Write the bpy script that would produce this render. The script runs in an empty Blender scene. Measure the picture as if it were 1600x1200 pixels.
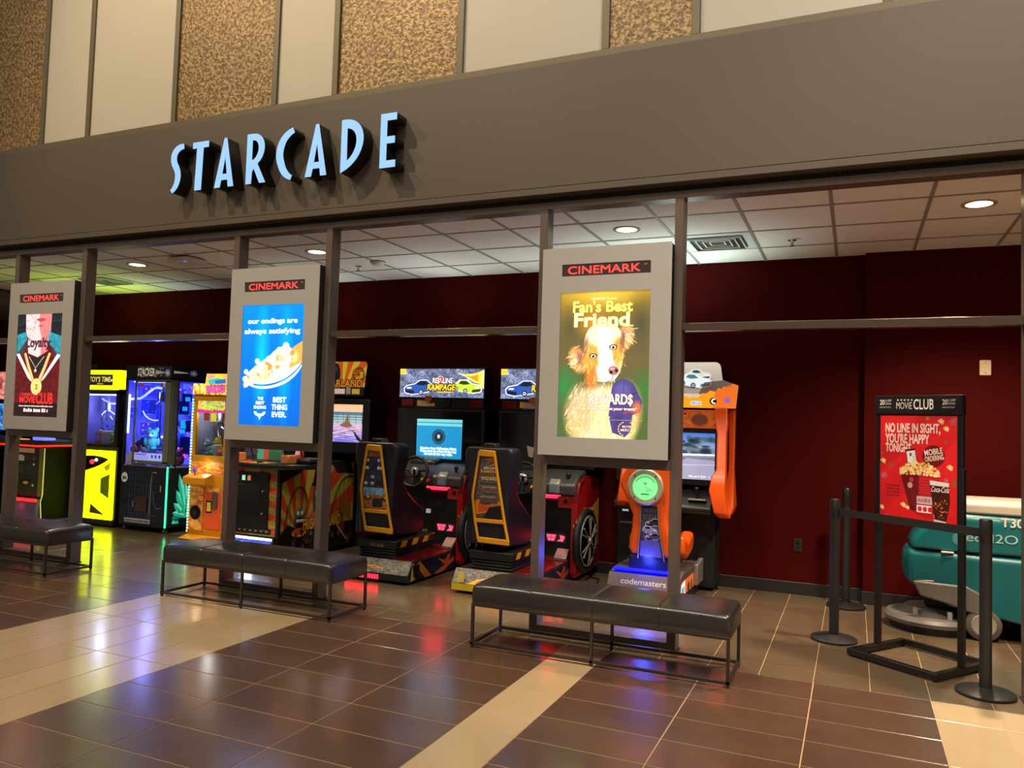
import bpy, bmesh, math, random
import numpy as np
from mathutils import Vector, Matrix
random.seed(7)
SC = bpy.context.scene
COL = SC.collection

# ---------------------------------------------------------------- camera
def cam_rot(yaw, pitch, roll):
    cy, sy, cp, sp = math.cos(yaw), math.sin(yaw), math.cos(pitch), math.sin(pitch)
    f = Vector((sy*cp, cy*cp, sp)); r = Vector((cy, -sy, 0)); d = f.cross(r)
    c, s = math.cos(roll), math.sin(roll)
    return c*r + s*d, -s*r + c*d, f
cam = bpy.data.cameras.new('camera')
cam.sensor_width = 36.0
cam.lens = 1224.18/1600*36
cam.clip_start = 0.05
camo = bpy.data.objects.new('camera', cam); COL.objects.link(camo)
cr, cd, cf = cam_rot(-0.41325, 0.046959, -0.030461)
camo.matrix_world = Matrix(((cr.x, -cd.x, -cf.x, 0), (cr.y, -cd.y, -cf.y, 0), (cr.z, -cd.z, -cf.z, 1.475), (0, 0, 0, 1)))
SC.camera = camo
SC.view_settings.view_transform = 'Standard'
SC.view_settings.look = 'None'
SC.view_settings.gamma = 1.0
SC.view_settings.exposure = 0.0
SC.view_settings.use_curve_mapping = False
SC.cycles.max_bounces = 8
SC.cycles.diffuse_bounces = 4
SC.cycles.glossy_bounces = 3
SC.cycles.transparent_max_bounces = 12
SC.cycles.sample_clamp_indirect = 4.0
SC.cycles.caustics_reflective = False
SC.cycles.caustics_refractive = False
SC.cycles.use_denoising = True

# ---------------------------------------------------------------- world and lobby lamps
W = bpy.data.worlds.new('lobby'); SC.world = W; W.use_nodes = True
W.node_tree.nodes['Background'].inputs[0].default_value = (1.0, 0.86, 0.70, 1)
W.node_tree.nodes['Background'].inputs[1].default_value = 0.20

def lamp(kind, name, loc, target, power, col, size=0.3, angle=60, blend=0.6):
    l = bpy.data.lights.new(name, kind); l.energy = power; l.color = col
    if kind == 'SPOT':
        l.spot_size = math.radians(angle); l.spot_blend = blend; l.shadow_soft_size = size
    elif kind == 'AREA':
        l.shape = 'DISK'; l.size = size
    else:
        l.shadow_soft_size = size
    o = bpy.data.objects.new(name, l); COL.objects.link(o); o.location = loc
    if target is not None:
        o.rotation_euler = (Vector(target)-Vector(loc)).to_track_quat('-Z', 'Y').to_euler()
    return o
lamp('SPOT', 'lobby_spot', (-6.35, 0.9, 9.4), (-4.6, 5.1, 3.6), 1350, (1.0, .76, .48), .05, 70, .8)
lamp('SPOT', 'lobby_spot', (-9.6, 0.2, 8.6), (-4.2, 5.1, 3.4), 480, (1.0, .78, .52), .06, 80, .8)
lamp('SPOT', 'lobby_spot', (1.6, -0.4, 9.4), (1.5, 4.6, 1.2), 2500, (1.0, .78, .54), .3, 52, 1.0)
lamp('AREA', 'lobby_downlight', (-3.0, -2.0, 9.4), (-3.0, 3.5, 0.5), 340, (1.0, .82, .60), 2.5)
lamp('SPOT', 'lobby_spot', (2.2, 1.6, 8.8), (.9, 5.2, 4.3), 980, (1.0, .95, .92), .4, 80, 1.0)

# ---------------------------------------------------------------- materials
def S(c):
    out = []
    for v in c[:3]:
        v = v/255.0
        out.append(v/12.92 if v <= .04045 else ((v+.055)/1.055)**2.4)
    return (*out, 1.0)
_M = {}
def M(name, col, rough=.5, metal=0.0, es=0.0, ecol=None, var=.10, scale=14.0, bump=0.0, bscale=None, spec=.5, objvar=0.0, coat=0.0):
    if name in _M: return _M[name]
    m = bpy.data.materials.new(name); m.use_nodes = True
    nt = m.node_tree; N = nt.nodes; L = nt.links
    p = N['Principled BSDF']
    tc = N.new('ShaderNodeTexCoord'); nz = N.new('ShaderNodeTexNoise')
    nz.inputs['Scale'].default_value = scale; nz.inputs['Detail'].default_value = 4
    L.new(tc.outputs['Object'], nz.inputs['Vector'])
    mx = N.new('ShaderNodeMix'); mx.data_type = 'RGBA'
    c = S(col)
    mx.inputs['A'].default_value = tuple(min(1, x*(1-var)) for x in c[:3])+(1,)
    mx.inputs['B'].default_value = tuple(min(1, x*(1+var)) for x in c[:3])+(1,)
    L.new(nz.outputs['Fac'], mx.inputs['Factor'])
    outc = mx.outputs['Result']
    if objvar:
        oi = N.new('ShaderNodeObjectInfo'); hs = N.new('ShaderNodeHueSaturation')
        mr = N.new('ShaderNodeMapRange'); mr.inputs['To Min'].default_value = 1-objvar; mr.inputs['To Max'].default_value = 1+objvar
        L.new(oi.outputs['Random'], mr.inputs['Value']); L.new(mr.outputs[0], hs.inputs['Value'])
        L.new(outc, hs.inputs['Color']); outc = hs.outputs['Color']
    L.new(outc, p.inputs['Base Color'])
    p.inputs['Roughness'].default_value = rough; p.inputs['Metallic'].default_value = metal
    p.inputs['Specular IOR Level'].default_value = spec
    p.inputs['Coat Weight'].default_value = coat; p.inputs['Coat Roughness'].default_value = .15; p.inputs['Coat IOR'].default_value = 1.6
    if es:
        p.inputs['Emission Color'].default_value = S(ecol or col); p.inputs['Emission Strength'].default_value = es
    if bump:
        b = N.new('ShaderNodeBump'); b.inputs['Strength'].default_value = bump; b.inputs['Distance'].default_value = .01
        n2 = N.new('ShaderNodeTexNoise'); n2.inputs['Scale'].default_value = bscale or scale*4; n2.inputs['Detail'].default_value = 3
        L.new(tc.outputs['Object'], n2.inputs['Vector']); L.new(n2.outputs['Fac'], b.inputs['Height']); L.new(b.outputs['Normal'], p.inputs['Normal'])
    _M[name] = m
    return m
def glass_mat(name, tint=(235, 240, 245), refl=.10):
    if name in _M: return _M[name]
    m = bpy.data.materials.new(name); m.use_nodes = True; N = m.node_tree.nodes; L = m.node_tree.links
    N.remove(N['Principled BSDF'])
    t = N.new('ShaderNodeBsdfTransparent'); t.inputs[0].default_value = S(tint)
    g = N.new('ShaderNodeBsdfGlossy'); g.inputs['Roughness'].default_value = .03
    lw = N.new('ShaderNodeLayerWeight'); lw.inputs[0].default_value = refl
    mx = N.new('ShaderNodeMixShader')
    L.new(lw.outputs['Fresnel'], mx.inputs[0]); L.new(t.outputs[0], mx.inputs[1]); L.new(g.outputs[0], mx.inputs[2])
    L.new(mx.outputs[0], N['Material Output'].inputs[0])
    _M[name] = m
    return m
def PM(name, img, es=0.0, rough=.35, base=1.0, spec=.5):
    m = bpy.data.materials.new(name); m.use_nodes = True; N = m.node_tree.nodes; L = m.node_tree.links
    p = N['Principled BSDF']; t = N.new('ShaderNodeTexImage'); t.image = img; t.extension = 'EXTEND'
    hs = N.new('ShaderNodeHueSaturation'); hs.inputs['Value'].default_value = base
    L.new(t.outputs['Color'], hs.inputs['Color']); L.new(hs.outputs['Color'], p.inputs['Base Color'])
    if es:
        L.new(t.outputs['Color'], p.inputs['Emission Color']); p.inputs['Emission Strength'].default_value = es
    p.inputs['Roughness'].default_value = rough; p.inputs['Specular IOR Level'].default_value = spec
    return m

# ---------------------------------------------------------------- geometry helpers
class MB:
    def __init__(s): s.v = []; s.f = []; s.uv = {}
    def add(s, v, f):
        b = len(s.v); s.v += [tuple(x) for x in v]; s.f += [tuple(i+b for i in q) for q in f]; return s
    def box(s, x0, x1, y0, y1, z0, z1):
        return s.add([(x0,y0,z0),(x1,y0,z0),(x1,y1,z0),(x0,y1,z0),(x0,y0,z1),(x1,y0,z1),(x1,y1,z1),(x0,y1,z1)],
                     [(0,3,2,1),(4,5,6,7),(0,1,5,4),(1,2,6,5),(2,3,7,6),(3,0,4,7)])
    def prism(s, poly, ax, a, b):
        """poly in the plane: ax='y' -> (x,z); ax='x' -> (y,z); ax='z' -> (x,y)"""
        def P(p, t): return {'y': (p[0], t, p[1]), 'x': (t, p[0], p[1]), 'z': (p[0], p[1], t)}[ax]
        n = len(poly)
        ar = sum(poly[i][0]*poly[(i+1) % n][1]-poly[(i+1) % n][0]*poly[i][1] for i in range(n))
        if (ar > 0) == (ax == 'y'): poly = poly[::-1]
        # now wound so that the b side faces +axis
        v = [P(p, a) for p in poly]+[P(p, b) for p in poly]
        f = [tuple(range(n-1, -1, -1)), tuple(range(n, 2*n))]+[(i, (i+1) % n, n+(i+1) % n, n+i) for i in range(n)]
        return s.add(v, f)
    def cyl(s, p0, p1, r0, r1=None, n=16, caps=True):
        r1 = r0 if r1 is None else r1
        p0 = Vector(p0); p1 = Vector(p1); d = (p1-p0).normalized()
        a = d.orthogonal().normalized(); b = d.cross(a)
        v = []
        for p, r in ((p0, r0), (p1, r1)):
            v += [p+(a*math.cos(t)+b*math.sin(t))*r for t in (2*math.pi*i/n for i in range(n))]
        f = [(i, (i+1) % n, n+(i+1) % n, n+i) for i in range(n)]
        if caps: f += [tuple(range(n-1, -1, -1)), tuple(range(n, 2*n))]
        return s.add(v, f)
    def tube(s, path, r, n=8, closed=False):
        P = [Vector(p) for p in path]; k = len(P); v = []; prev = None
        for i, p in enumerate(P):
            if closed: d = (P[(i+1) % k]-P[i-1])
            else: d = P[min(i+1, k-1)]-P[max(i-1, 0)]
            d.normalize()
            a = d.orthogonal().normalized() if prev is None else (prev-d*prev.dot(d)).normalized()
            prev = a; b = d.cross(a)
            v += [p+(a*math.cos(t)+b*math.sin(t))*r for t in (2*math.pi*j/n for j in range(n))]
        f = []
        for i in range(k if closed else k-1):
            for j in range(n):
                i2 = (i+1) % k
                f.append((i*n+j, i*n+(j+1) % n, i2*n+(j+1) % n, i2*n+j))
        if not closed: f += [tuple(range(n-1, -1, -1)), tuple((k-1)*n+j for j in range(n))]
        return s.add(v, f)
    def lathe(s, prof, c=(0, 0, 0), ax='z', n=32):
        v = []; k = len(prof)
        for r, h in prof:
            for j in range(n):
                t = 2*math.pi*j/n; x, y = r*math.cos(t), r*math.sin(t)
                q = {'z': (x, y, h), 'y': (x, h, y), 'x': (h, x, y)}[ax]
                v.append((q[0]+c[0], q[1]+c[1], q[2]+c[2]))
        f = []
        for i in range(k-1):
            for j in range(n):
                q = (i*n+j, i*n+(j+1) % n, (i+1)*n+(j+1) % n, (i+1)*n+j)
                f.append(q if ax != 'y' else q[::-1])
        if prof[0][0] > 1e-6: f.append(tuple(range(n-1, -1, -1)))
        if prof[-1][0] > 1e-6: f.append(tuple((k-1)*n+j for j in range(n)))
        return s.add(v, f)
    def loft(s, rings, cap=True, closed=True):
        n = len(rings[0]); v = [p for r in rings for p in r]; f = []
        for i in range(len(rings)-1):
            for j in range(n if closed else n-1):
                f.append((i*n+j, i*n+(j+1) % n, (i+1)*n+(j+1) % n, (i+1)*n+j))
        if cap: f += [tuple(range(n-1, -1, -1)), tuple((len(rings)-1)*n+j for j in range(n))]
        return s.add(v, f)
    def ball(s, c, rx, ry=None, rz=None, n=14, m=9):
        ry = ry or rx; rz = rz or rx
        prof = [(math.sin(math.pi*i/m), -math.cos(math.pi*i/m)) for i in range(m+1)]
        v = []; 
        for r, h in prof:
            for j in range(n):
                t = 2*math.pi*j/n; v.append((c[0]+rx*r*math.cos(t), c[1]+ry*r*math.sin(t), c[2]+rz*h))
        f = [(i*n+j, i*n+(j+1) % n, (i+1)*n+(j+1) % n, (i+1)*n+j) for i in range(m) for j in range(n)]
        return s.add(v, f)
    def mesh(s, name):
        me = bpy.data.meshes.new(name); me.from_pydata(s.v, [], s.f); me.validate()
        bm = bmesh.new(); bm.from_mesh(me)
        bmesh.ops.remove_doubles(bm, verts=bm.verts, dist=1e-5)
        bmesh.ops.recalc_face_normals(bm, faces=bm.faces); bm.to_mesh(me); bm.free()
        return me
    def build(s, name, mat, parent=None, bev=0.0, smooth=False, seg=2, label=None, loc=None, rot=None, sub=0):
        me = s.mesh(name); me.materials.append(mat)
        o = bpy.data.objects.new(name, me); COL.objects.link(o)
        if parent is not None: o.parent = parent
        if bev:
            b = o.modifiers.new('bevel', 'BEVEL'); b.width = bev; b.segments = seg; b.limit_method = 'ANGLE'; b.angle_limit = math.radians(35)
            b.harden_normals = False
        if sub:
            b = o.modifiers.new('sub', 'SUBSURF'); b.levels = sub; b.render_levels = sub
        if smooth or bev or sub:
            me.shade_smooth() if hasattr(me, 'shade_smooth') else None
            if not sub:
                try: me.set_sharp_from_angle(angle=math.radians(38))
                except Exception: pass
        if label: o['label'] = label
        if loc: o.location = loc
        if rot: o.rotation_euler = rot
        return o
def box(name, mat, parent, b, bev=0.0, **k): return MB().box(*b).build(name, mat, parent, bev, **k)
def tag(o, label, cat, group=None):
    o['label'] = label; o['category'] = cat
    if group: o['group'] = group
    return o
def thing(name, label, cat, loc=(0, 0, 0), rz=0.0, group=None):
    o = bpy.data.objects.new(name, None); COL.objects.link(o); o.empty_display_size = .1
    o.location = loc; o.rotation_euler = (0, 0, rz)
    return tag(o, label, cat, group)
def struct(o): o['kind'] = 'structure'; return o
def anchor(name, loc=(0, 0, 0)):
    o = bpy.data.objects.new(name, None); COL.objects.link(o); o.location = loc; o.empty_display_size = .1
    return struct(o)
def dup(root, loc, label, rz=None):
    r = root.copy(); COL.objects.link(r); r.location = loc; r['label'] = label
    if rz is not None: r.rotation_euler = (0, 0, rz)
    for ch in list(root.children):
        c = ch.copy(); COL.objects.link(c); c.parent = r
        for g in list(ch.children):
            d = g.copy(); COL.objects.link(d); d.parent = c
    return r
def pane(name, pts, mat, parent, uv=None, label=None, thick=.002):
    """flat print: polygon in 3-D with UVs (default: bounding rectangle of the first edge frame); pts counter-clockwise seen from its front"""
    P = [Vector(p) for p in pts]
    n = Vector((0, 0, 0))
    for i in range(len(P)): n += (P[i]-P[0]).cross(P[(i+1) % len(P)]-P[0])
    n.normalize()
    k = len(P); v = P+[p-n*thick for p in P]
    f = [tuple(range(k)), tuple(range(2*k-1, k-1, -1))]+[(i, k+i, k+(i+1) % k, (i+1) % k) for i in range(k)]
    me = bpy.data.meshes.new(name); me.from_pydata([tuple(x) for x in v], [], f)
    if uv is None:
        e = (P[1]-P[0]).normalized(); u = n.cross(e)
        q = [((p-P[0]).dot(e), (p-P[0]).dot(u)) for p in P]
        x0 = min(a for a, b in q); x1 = max(a for a, b in q); y0 = min(b for a, b in q); y1 = max(b for a, b in q)
        uv = [((a-x0)/(x1-x0), (b-y0)/(y1-y0)) for a, b in q]
    ul = me.uv_layers.new(name='uv')
    for li, lp in enumerate(me.loops): ul.data[li].uv = uv[lp.vertex_index % k]
    me.materials.append(mat)
    o = bpy.data.objects.new(name, me); COL.objects.link(o)
    if parent is not None: o.parent = parent
    if label: o['label'] = label
    return o
def front(name, x0, x1, z0, z1, y, mat, parent, **k):
    return pane(name, [(x0, y, z0), (x1, y, z0), (x1, y, z1), (x0, y, z1)], mat, parent, **k)
def arc(cx, cy, rx, ry, a0, a1, n=10):
    return [(cx+rx*math.cos(math.radians(a0+(a1-a0)*i/n)), cy+ry*math.sin(math.radians(a0+(a1-a0)*i/n))) for i in range(n+1)]
def rrect(x0, x1, z0, z1, r, n=4):
    return arc(x1-r, z0+r, r, r, -90, 0, n)+arc(x1-r, z1-r, r, r, 0, 90, n)+arc(x0+r, z1-r, r, r, 90, 180, n)+arc(x0+r, z0+r, r, r, 180, 270, n)
def stroke(pts, hw):
    L = []; R = []; n = len(pts)
    hw = hw if isinstance(hw, (list, tuple)) else [hw]*n
    for i in range(n):
        a = Vector(pts[max(i-1, 0)]); b = Vector(pts[min(i+1, n-1)]); d = (b-a).normalized(); q = Vector((-d.y, d.x))
        p = Vector(pts[i]); L.append(tuple(p+q*hw[i])); R.append(tuple(p-q*hw[i]))
    return L+R[::-1]
def bez(p0, p1, p2, p3, n=10):
    out = []
    for i in range(n+1):
        t = i/n; a = (1-t)**3; b = 3*t*(1-t)**2; c = 3*t*t*(1-t); d = t**3
        out.append((a*p0[0]+b*p1[0]+c*p2[0]+d*p3[0], a*p0[1]+b*p1[1]+c*p2[1]+d*p3[1]))
    return out
def flat_mesh(outlines, depth):
    """even-odd filled outlines (x,z), extruded along y from 0 to depth"""
    cu = bpy.data.curves.new('outline', 'CURVE'); cu.dimensions = '2D'; cu.fill_mode = 'BOTH'; cu.extrude = depth/2
    for pts in outlines:
        sp = cu.splines.new('POLY'); sp.points.add(len(pts)-1); sp.use_cyclic_u = True
        for q, p in zip(sp.points, pts): q.co = (p[0], p[1], 0, 1)
    o = bpy.data.objects.new('outline', cu); me = bpy.data.meshes.new_from_object(o)
    bpy.data.objects.remove(o); bpy.data.curves.remove(cu)
    me.transform(Matrix(((1, 0, 0, 0), (0, 0, -1, depth/2), (0, 1, 0, 0), (0, 0, 0, 1))))
    return me
def link_mesh(name, me, mat, parent, loc=None, label=None):
    me.materials.clear(); me.materials.append(mat); me.name = name
    o = bpy.data.objects.new(name, me); COL.objects.link(o); o.parent = parent
    if loc: o.location = loc
    if label: o['label'] = label
    return o
_T = {}
def text_tris(s, off=0.0):
    k = (s, off)
    if k in _T: return _T[k]
    cu = bpy.data.curves.new('txt', 'FONT'); cu.body = s; cu.size = 1; cu.resolution_u = 3; cu.offset = off
    o = bpy.data.objects.new('txt', cu); me = bpy.data.meshes.new_from_object(o)
    me.calc_loop_triangles()
    v = np.array([x.co[:2] for x in me.vertices]).reshape(-1, 2)
    t = np.array([x.vertices[:] for x in me.loop_triangles], dtype=int).reshape(-1, 3)
    bpy.data.objects.remove(o); bpy.data.curves.remove(cu); bpy.data.meshes.remove(me)
    _T[k] = (v, t); return _T[k]
_CAP = None
def cap_h():
    global _CAP
    if _CAP is None: _CAP = text_tris('H')[0][:, 1].max()
    return _CAP

# ---------------------------------------------------------------- painter for the flat prints (sRGB canvas, origin top left)
class Cv:
    def __init__(s, w, h, bg=(0, 0, 0)):
        s.w = w; s.h = h; s.a = np.empty((h, w, 3)); s.a[:] = np.array(bg)/255.0
    def blend(s, m, col, y0=0, x0=0):
        hh, ww = m.shape; r = s.a[y0:y0+hh, x0:x0+ww]; r += (np.array(col)/255.0-r)*m[..., None]; return s
    def poly(s, pts, col, al=1.0):
        P = np.array(pts, float); x0 = max(0, int(P[:, 0].min())); x1 = min(s.w, int(P[:, 0].max())+2); y0 = max(0, int(P[:, 1].min())); y1 = min(s.h, int(P[:, 1].max())+2)
        if x1 <= x0 or y1 <= y0: return s
        m = np.zeros((y1-y0, x1-x0))
        for oy in (.25, .75):
            for ox in (.25, .75):
                X, Y = np.meshgrid(np.arange(x0, x1)+ox, np.arange(y0, y1)+oy); ins = np.zeros(X.shape, bool)
                for i in range(len(P)):
                    ax, ay = P[i-1]; bx, by = P[i]
                    if ay == by: continue
                    ins ^= ((ay > Y) != (by > Y)) & (X < (bx-ax)*(Y-ay)/(by-ay)+ax)
                m += ins
        return s.blend(m/4*al, col, y0, x0)
    def rect(s, x0, y0, x1, y1, col, al=1.0): return s.poly([(x0, y0), (x1, y0), (x1, y1), (x0, y1)], col, al)
    def ell(s, cx, cy, rx, ry, col, al=1.0, soft=0.0, ang=0.0):
        X, Y = np.meshgrid(np.arange(s.w)+.5-cx, np.arange(s.h)+.5-cy); c, n = math.cos(ang), math.sin(ang)
        d = np.hypot((X*c+Y*n)/rx, (-X*n+Y*c)/ry); e = max(soft, 1.2/min(rx, ry))
        return s.blend(np.clip((1-d)/e, 0, 1)*al, col)
    def line(s, pts, w, col, al=1.0):
        return s.poly(stroke(pts, w/2), col, al)
    def grad(s, top, bot, y0=0, y1=None):
        y1 = y1 or s.h; t = np.linspace(0, 1, y1-y0)[:, None, None]
        s.a[y0:y1] = (np.array(top)*(1-t)+np.array(bot)*t)/255.0; return s
    def noise(s, amt, cell=6, seed=1, col=None, thr=None):
        r = np.random.RandomState(seed); g = r.rand(s.h//cell+3, s.w//cell+3)
        y = np.arange(s.h)/cell; x = np.arange(s.w)/cell; yi = y.astype(int); xi = x.astype(int); fy = (y-yi)[:, None]; fx = (x-xi)[None]
        n = g[yi][:, xi]*(1-fy)*(1-fx)+g[yi+1][:, xi]*fy*(1-fx)+g[yi][:, xi+1]*(1-fy)*fx+g[yi+1][:, xi+1]*fy*fx
        if col is None: s.a *= (1+amt*(n-.5)*2)[..., None]
        else: s.blend(np.clip((n-(thr or .5))*8, 0, 1)*amt, col)
        np.clip(s.a, 0, 1, out=s.a); return s
    def tmask(s, txt, x, y, h, off=.0, w=None, shear=0.0, rot=0.0, al='c', vs=1.0):
        v, t = text_tris(txt, off)
        if not len(v): return np.zeros((s.h, s.w))
        v = v/cap_h()*h; lo, hi = v[:, 0].min(), v[:, 0].max()
        k = (w/(hi-lo)) if w else 1.0
        X = (v[:, 0]-(lo if al == 'l' else hi if al == 'r' else (lo+hi)/2))*k+v[:, 1]*shear; Y = -v[:, 1]*vs
        c, n = math.cos(rot), math.sin(rot); X, Y = X*c-Y*n+x, X*n+Y*c+y
        m = np.zeros((s.h*2, s.w*2), bool)
        for a, b, d in t:
            px = np.array((X[a], X[b], X[d]))*2; py = np.array((Y[a], Y[b], Y[d]))*2
            x0 = max(0, int(px.min())); x1 = min(s.w*2, int(px.max())+2); y0 = max(0, int(py.min())); y1 = min(s.h*2, int(py.max())+2)
            if x1 <= x0 or y1 <= y0: continue
            gx = np.arange(x0, x1)[None]+.5; gy = np.arange(y0, y1)[:, None]+.5
            e = [(px[j]-px[i])*(gy-py[i])-(py[j]-py[i])*(gx-px[i]) for i, j in ((0, 1), (1, 2), (2, 0))]
            m[y0:y1, x0:x1] |= ((e[0] >= 0) & (e[1] >= 0) & (e[2] >= 0)) | ((e[0] <= 0) & (e[1] <= 0) & (e[2] <= 0))
        return m.reshape(s.h, 2, s.w, 2).mean(axis=(1, 3))
    def text(s, txt, x, y, h, col, off=.0, w=None, shear=0.0, rot=0.0, al='c', out=None, grow=0, vs=1.0):
        """y is the baseline"""
        m = s.tmask(txt, x, y, h, off, w, shear, rot, al, vs)
        def dil(q, r):
            z = q.copy()
            for dy in range(-r, r+1):
                for dx in range(-r, r+1):
                    if dx*dx+dy*dy <= r*r+1: z = np.maximum(z, np.roll(np.roll(q, dy, 0), dx, 1))
            return z
        if out: s.blend(dil(m, out[0]), out[1])
        if grow: m = dil(m, grow)
        return s.blend(m, col)
    def blocks(s, x0, y, x1, h, col, seed=1):
        """print too small to read in the photograph"""
        r = random.Random(seed); x = x0
        while x < x1-1:
            w = r.uniform(.5, .9)*h; s.rect(x, y-h*r.uniform(.75, 1), min(x+w, x1), y, col, .85); x += w+h*(.15 if r.random() < .8 else .5)
        return s
    def rot(s, k):
        s.a = np.rot90(s.a, k).copy(); s.h, s.w = s.a.shape[:2]; return s
    def image(s, name):
        im = bpy.data.images.new(name, s.w, s.h); px = np.ones((s.h, s.w, 4), np.float32); px[..., :3] = np.clip(s.a, 0, 1)[::-1]
        im.pixels.foreach_set(px.ravel()); im.update(); im.pack(); return im
    def mat(s, name, es=0.0, rough=.35, base=1.0, spec=.5): return PM(name, s.image(name), es, rough, base, spec)
# ================================================================ SETTING
YF, YB, ZC = 5.19, 7.55, 3.035        # storefront plane, back wall, ceiling height
m_brown = M('brown_tile', (98, 74, 60), .28, var=.30, scale=6, objvar=.10, spec=.8, coat=.8)
m_beige = M('beige_tile', (204, 180, 140), .28, var=.08, scale=5, objvar=.05, spec=.7, coat=.7)
m_taupe = M('taupe_tile', (108, 91, 70), .28, var=.16, scale=5, objvar=.10, spec=.8, coat=.7)
m_grout = M('tile_grout', (192, 162, 126), .8, var=.1)
m_dark = M('storefront_paint', (74, 64, 57), .38, var=.05, bump=.02, bscale=80)
m_steel = M('storefront_steel', (106, 94, 88), .34, metal=.2, var=.06, bump=.02, bscale=90)
m_fascia = M('fascia_paint', (85, 77, 67), .55, var=.07, scale=1.2, bump=.01)
m_trim = M('trim_bronze', (100, 92, 74), .45, metal=.2, var=.05)
m_maroon = M('maroon_wall', (66, 8, 7), .75, spec=.06, var=.06, scale=3, bump=.05, bscale=120)
m_base = M('black_cove_base', (34, 34, 38), .4, var=.05)
m_ctile = M('ceiling_tile', (242, 241, 234), .9, var=.05, scale=60, bump=.15, bscale=220, objvar=.03)
m_cgrid = M('ceiling_grid_paint', (150, 144, 132), .6, var=.04)
m_black = M('black_plastic', (20, 20, 22), .38, var=.1, scale=20)
m_blackm = M('matt_black', (15, 15, 16), .6, var=.1)
m_white = M('white_plastic', (222, 218, 208), .45, var=.04)
m_chrome = M('chrome', (210, 210, 212), .12, metal=1.0, var=.03)
m_silver = M('silver_plastic', (150, 148, 142), .35, metal=.4, var=.06)

def tile_set(name, mat, xs, ys, parent, gap=.006, mx=None):
    cache = {}
    for (a, b) in xs:
        for (c, d) in ys:
            k = (round(b-a, 3), round(d-c, 3))
            if k not in cache:
                hx, hy = (b-a)/2-gap/2, (d-c)/2-gap*.6
                mb = MB(); mb.add([(-hx,-hy,-.008),(hx,-hy,-.008),(hx,hy,-.008),(-hx,hy,-.008),(-hx,-hy,-.0008),(hx,-hy,-.0008),(hx,hy,-.0008),(-hx,hy,-.0008),
                                   (-hx+.002,-hy+.002,0),(hx-.002,-hy+.002,0),(hx-.002,hy-.002,0),(-hx+.002,hy-.002,0)],
                                  [(0,1,5,4),(1,2,6,5),(2,3,7,6),(3,0,4,7),(4,5,9,8),(5,6,10,9),(6,7,11,10),(7,4,8,11),(8,9,10,11)])
                cache[k] = mb.mesh(name); cache[k].materials.append(mat)
            o = bpy.data.objects.new(name, cache[k]); COL.objects.link(o); o.parent = parent
            o.location = ((a+b)/2, (c+d)/2, 0)
def cells(a, step, n): return [(a+i*step, a+(i+1)*step) for i in range(n)]
floor = struct(MB().box(-16, 7, -6, 8.2, -.12, -.0025).build('floor', m_grout))
rows = [(4.985-.308*(i+1), 4.985-.308*i) for i in range(12)]
tile_set('brown_tile', m_brown, cells(-5.13-.6197*9, .6197, 9)+cells(-3.605, .6197, 3)+cells(-1.442, .617, 3)[:2]+[(-.208, .400)], rows, floor)
brows = [(4.985-.308, 4.985)]+[(4.985-.308-.616*(i+1), 4.985-.308-.616*i) for i in range(5)]
tile_set('beige_tile', m_beige, cells(-5.13, .305, 5)+[(-1.746, -1.442)]+cells(.400, .305, 5), brows, floor)
tile_set('taupe_tile', m_taupe, cells(-.21-.305*36, .305, 43), [(4.985, 5.24), (5.24, 5.85), (5.85, 6.46), (6.46, 7.07), (7.07, 7.545)], floor, .004)

# ---- arcade shell
wall_back = struct(box('wall_back', m_maroon, None, (-12.2, .075, YB, YB+.25, 0, ZC+.25)))
wall_right = struct(box('wall_right', m_maroon, None, (.075, 2.6, YB-.10, YB+.25, 0, ZC+.25)))
struct(box('wall_side', m_maroon, None, (2.55, 2.8, YF+.14, YB+.25, 0, ZC+.25)))
struct(box('wall_left', m_maroon, None, (-12.4, -12.15, YF+.14, YB+.25, 0, ZC+.25)))
struct(box('baseboard_back', m_base, None, (-12.1, .075, YB-.012, YB, 0, .11), .004))
struct(box('baseboard_right', m_base, None, (.063, 2.5, YB-.112, YB-.10, 0, .11), .004))
struct(MB().prism(arc(7.9, 3.02, 1.3, .30, 180, 270, 10)+[(7.9, 3.02)], 'x', -12.15, -10.55).build('trim_6', M('soffit_paint', (120, 118, 116), .7), smooth=True))
ceiling = struct(box('ceiling', m_cgrid, None, (-12.3, 2.7, YF+.12, YB+.2, ZC+.02, ZC+.2)))
cx = [-.77+.61*i for i in range(-18, 6)]; cyl_ = [5.31, 5.77, 6.39, 7.0, 7.55]
vent_cells = {(-1.38, 6.39), (-8.70, 6.39)}
cache = {}
for i in range(len(cx)-1):
    for j in range(4):
        a, b, c, d = cx[i], cx[i+1], cyl_[j], cyl_[j+1]
        if (round(a, 2), round(c, 2)) in vent_cells: continue
        k = j
        if k not in cache:
            hx, hy = (b-a)/2-.008, (d-c)/2-.008
            cache[k] = MB().box(-hx, hx, -hy, hy, 0, .014).mesh('ceiling_tile'); cache[k].materials.append(m_ctile)
        o = bpy.data.objects.new('ceiling_tile', cache[k]); COL.objects.link(o); o.parent = ceiling; o.location = ((a+b)/2, (c+d)/2, ZC+.002)
gx = MB().box(-.012, .012, 5.31, 7.55, -.003, .02).mesh('grid_bar'); gx.materials.append(m_cgrid)
for x in cx[1:]:
    o = bpy.data.objects.new('grid_bar', gx); COL.objects.link(o); o.parent = ceiling; o.location = (x, 0, ZC)
for y in cyl_[1:4]:
    box('cross_bar', m_cgrid, ceiling, (-12.1, 2.6, y-.012, y+.012, ZC-.0025, ZC+.02))

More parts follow.
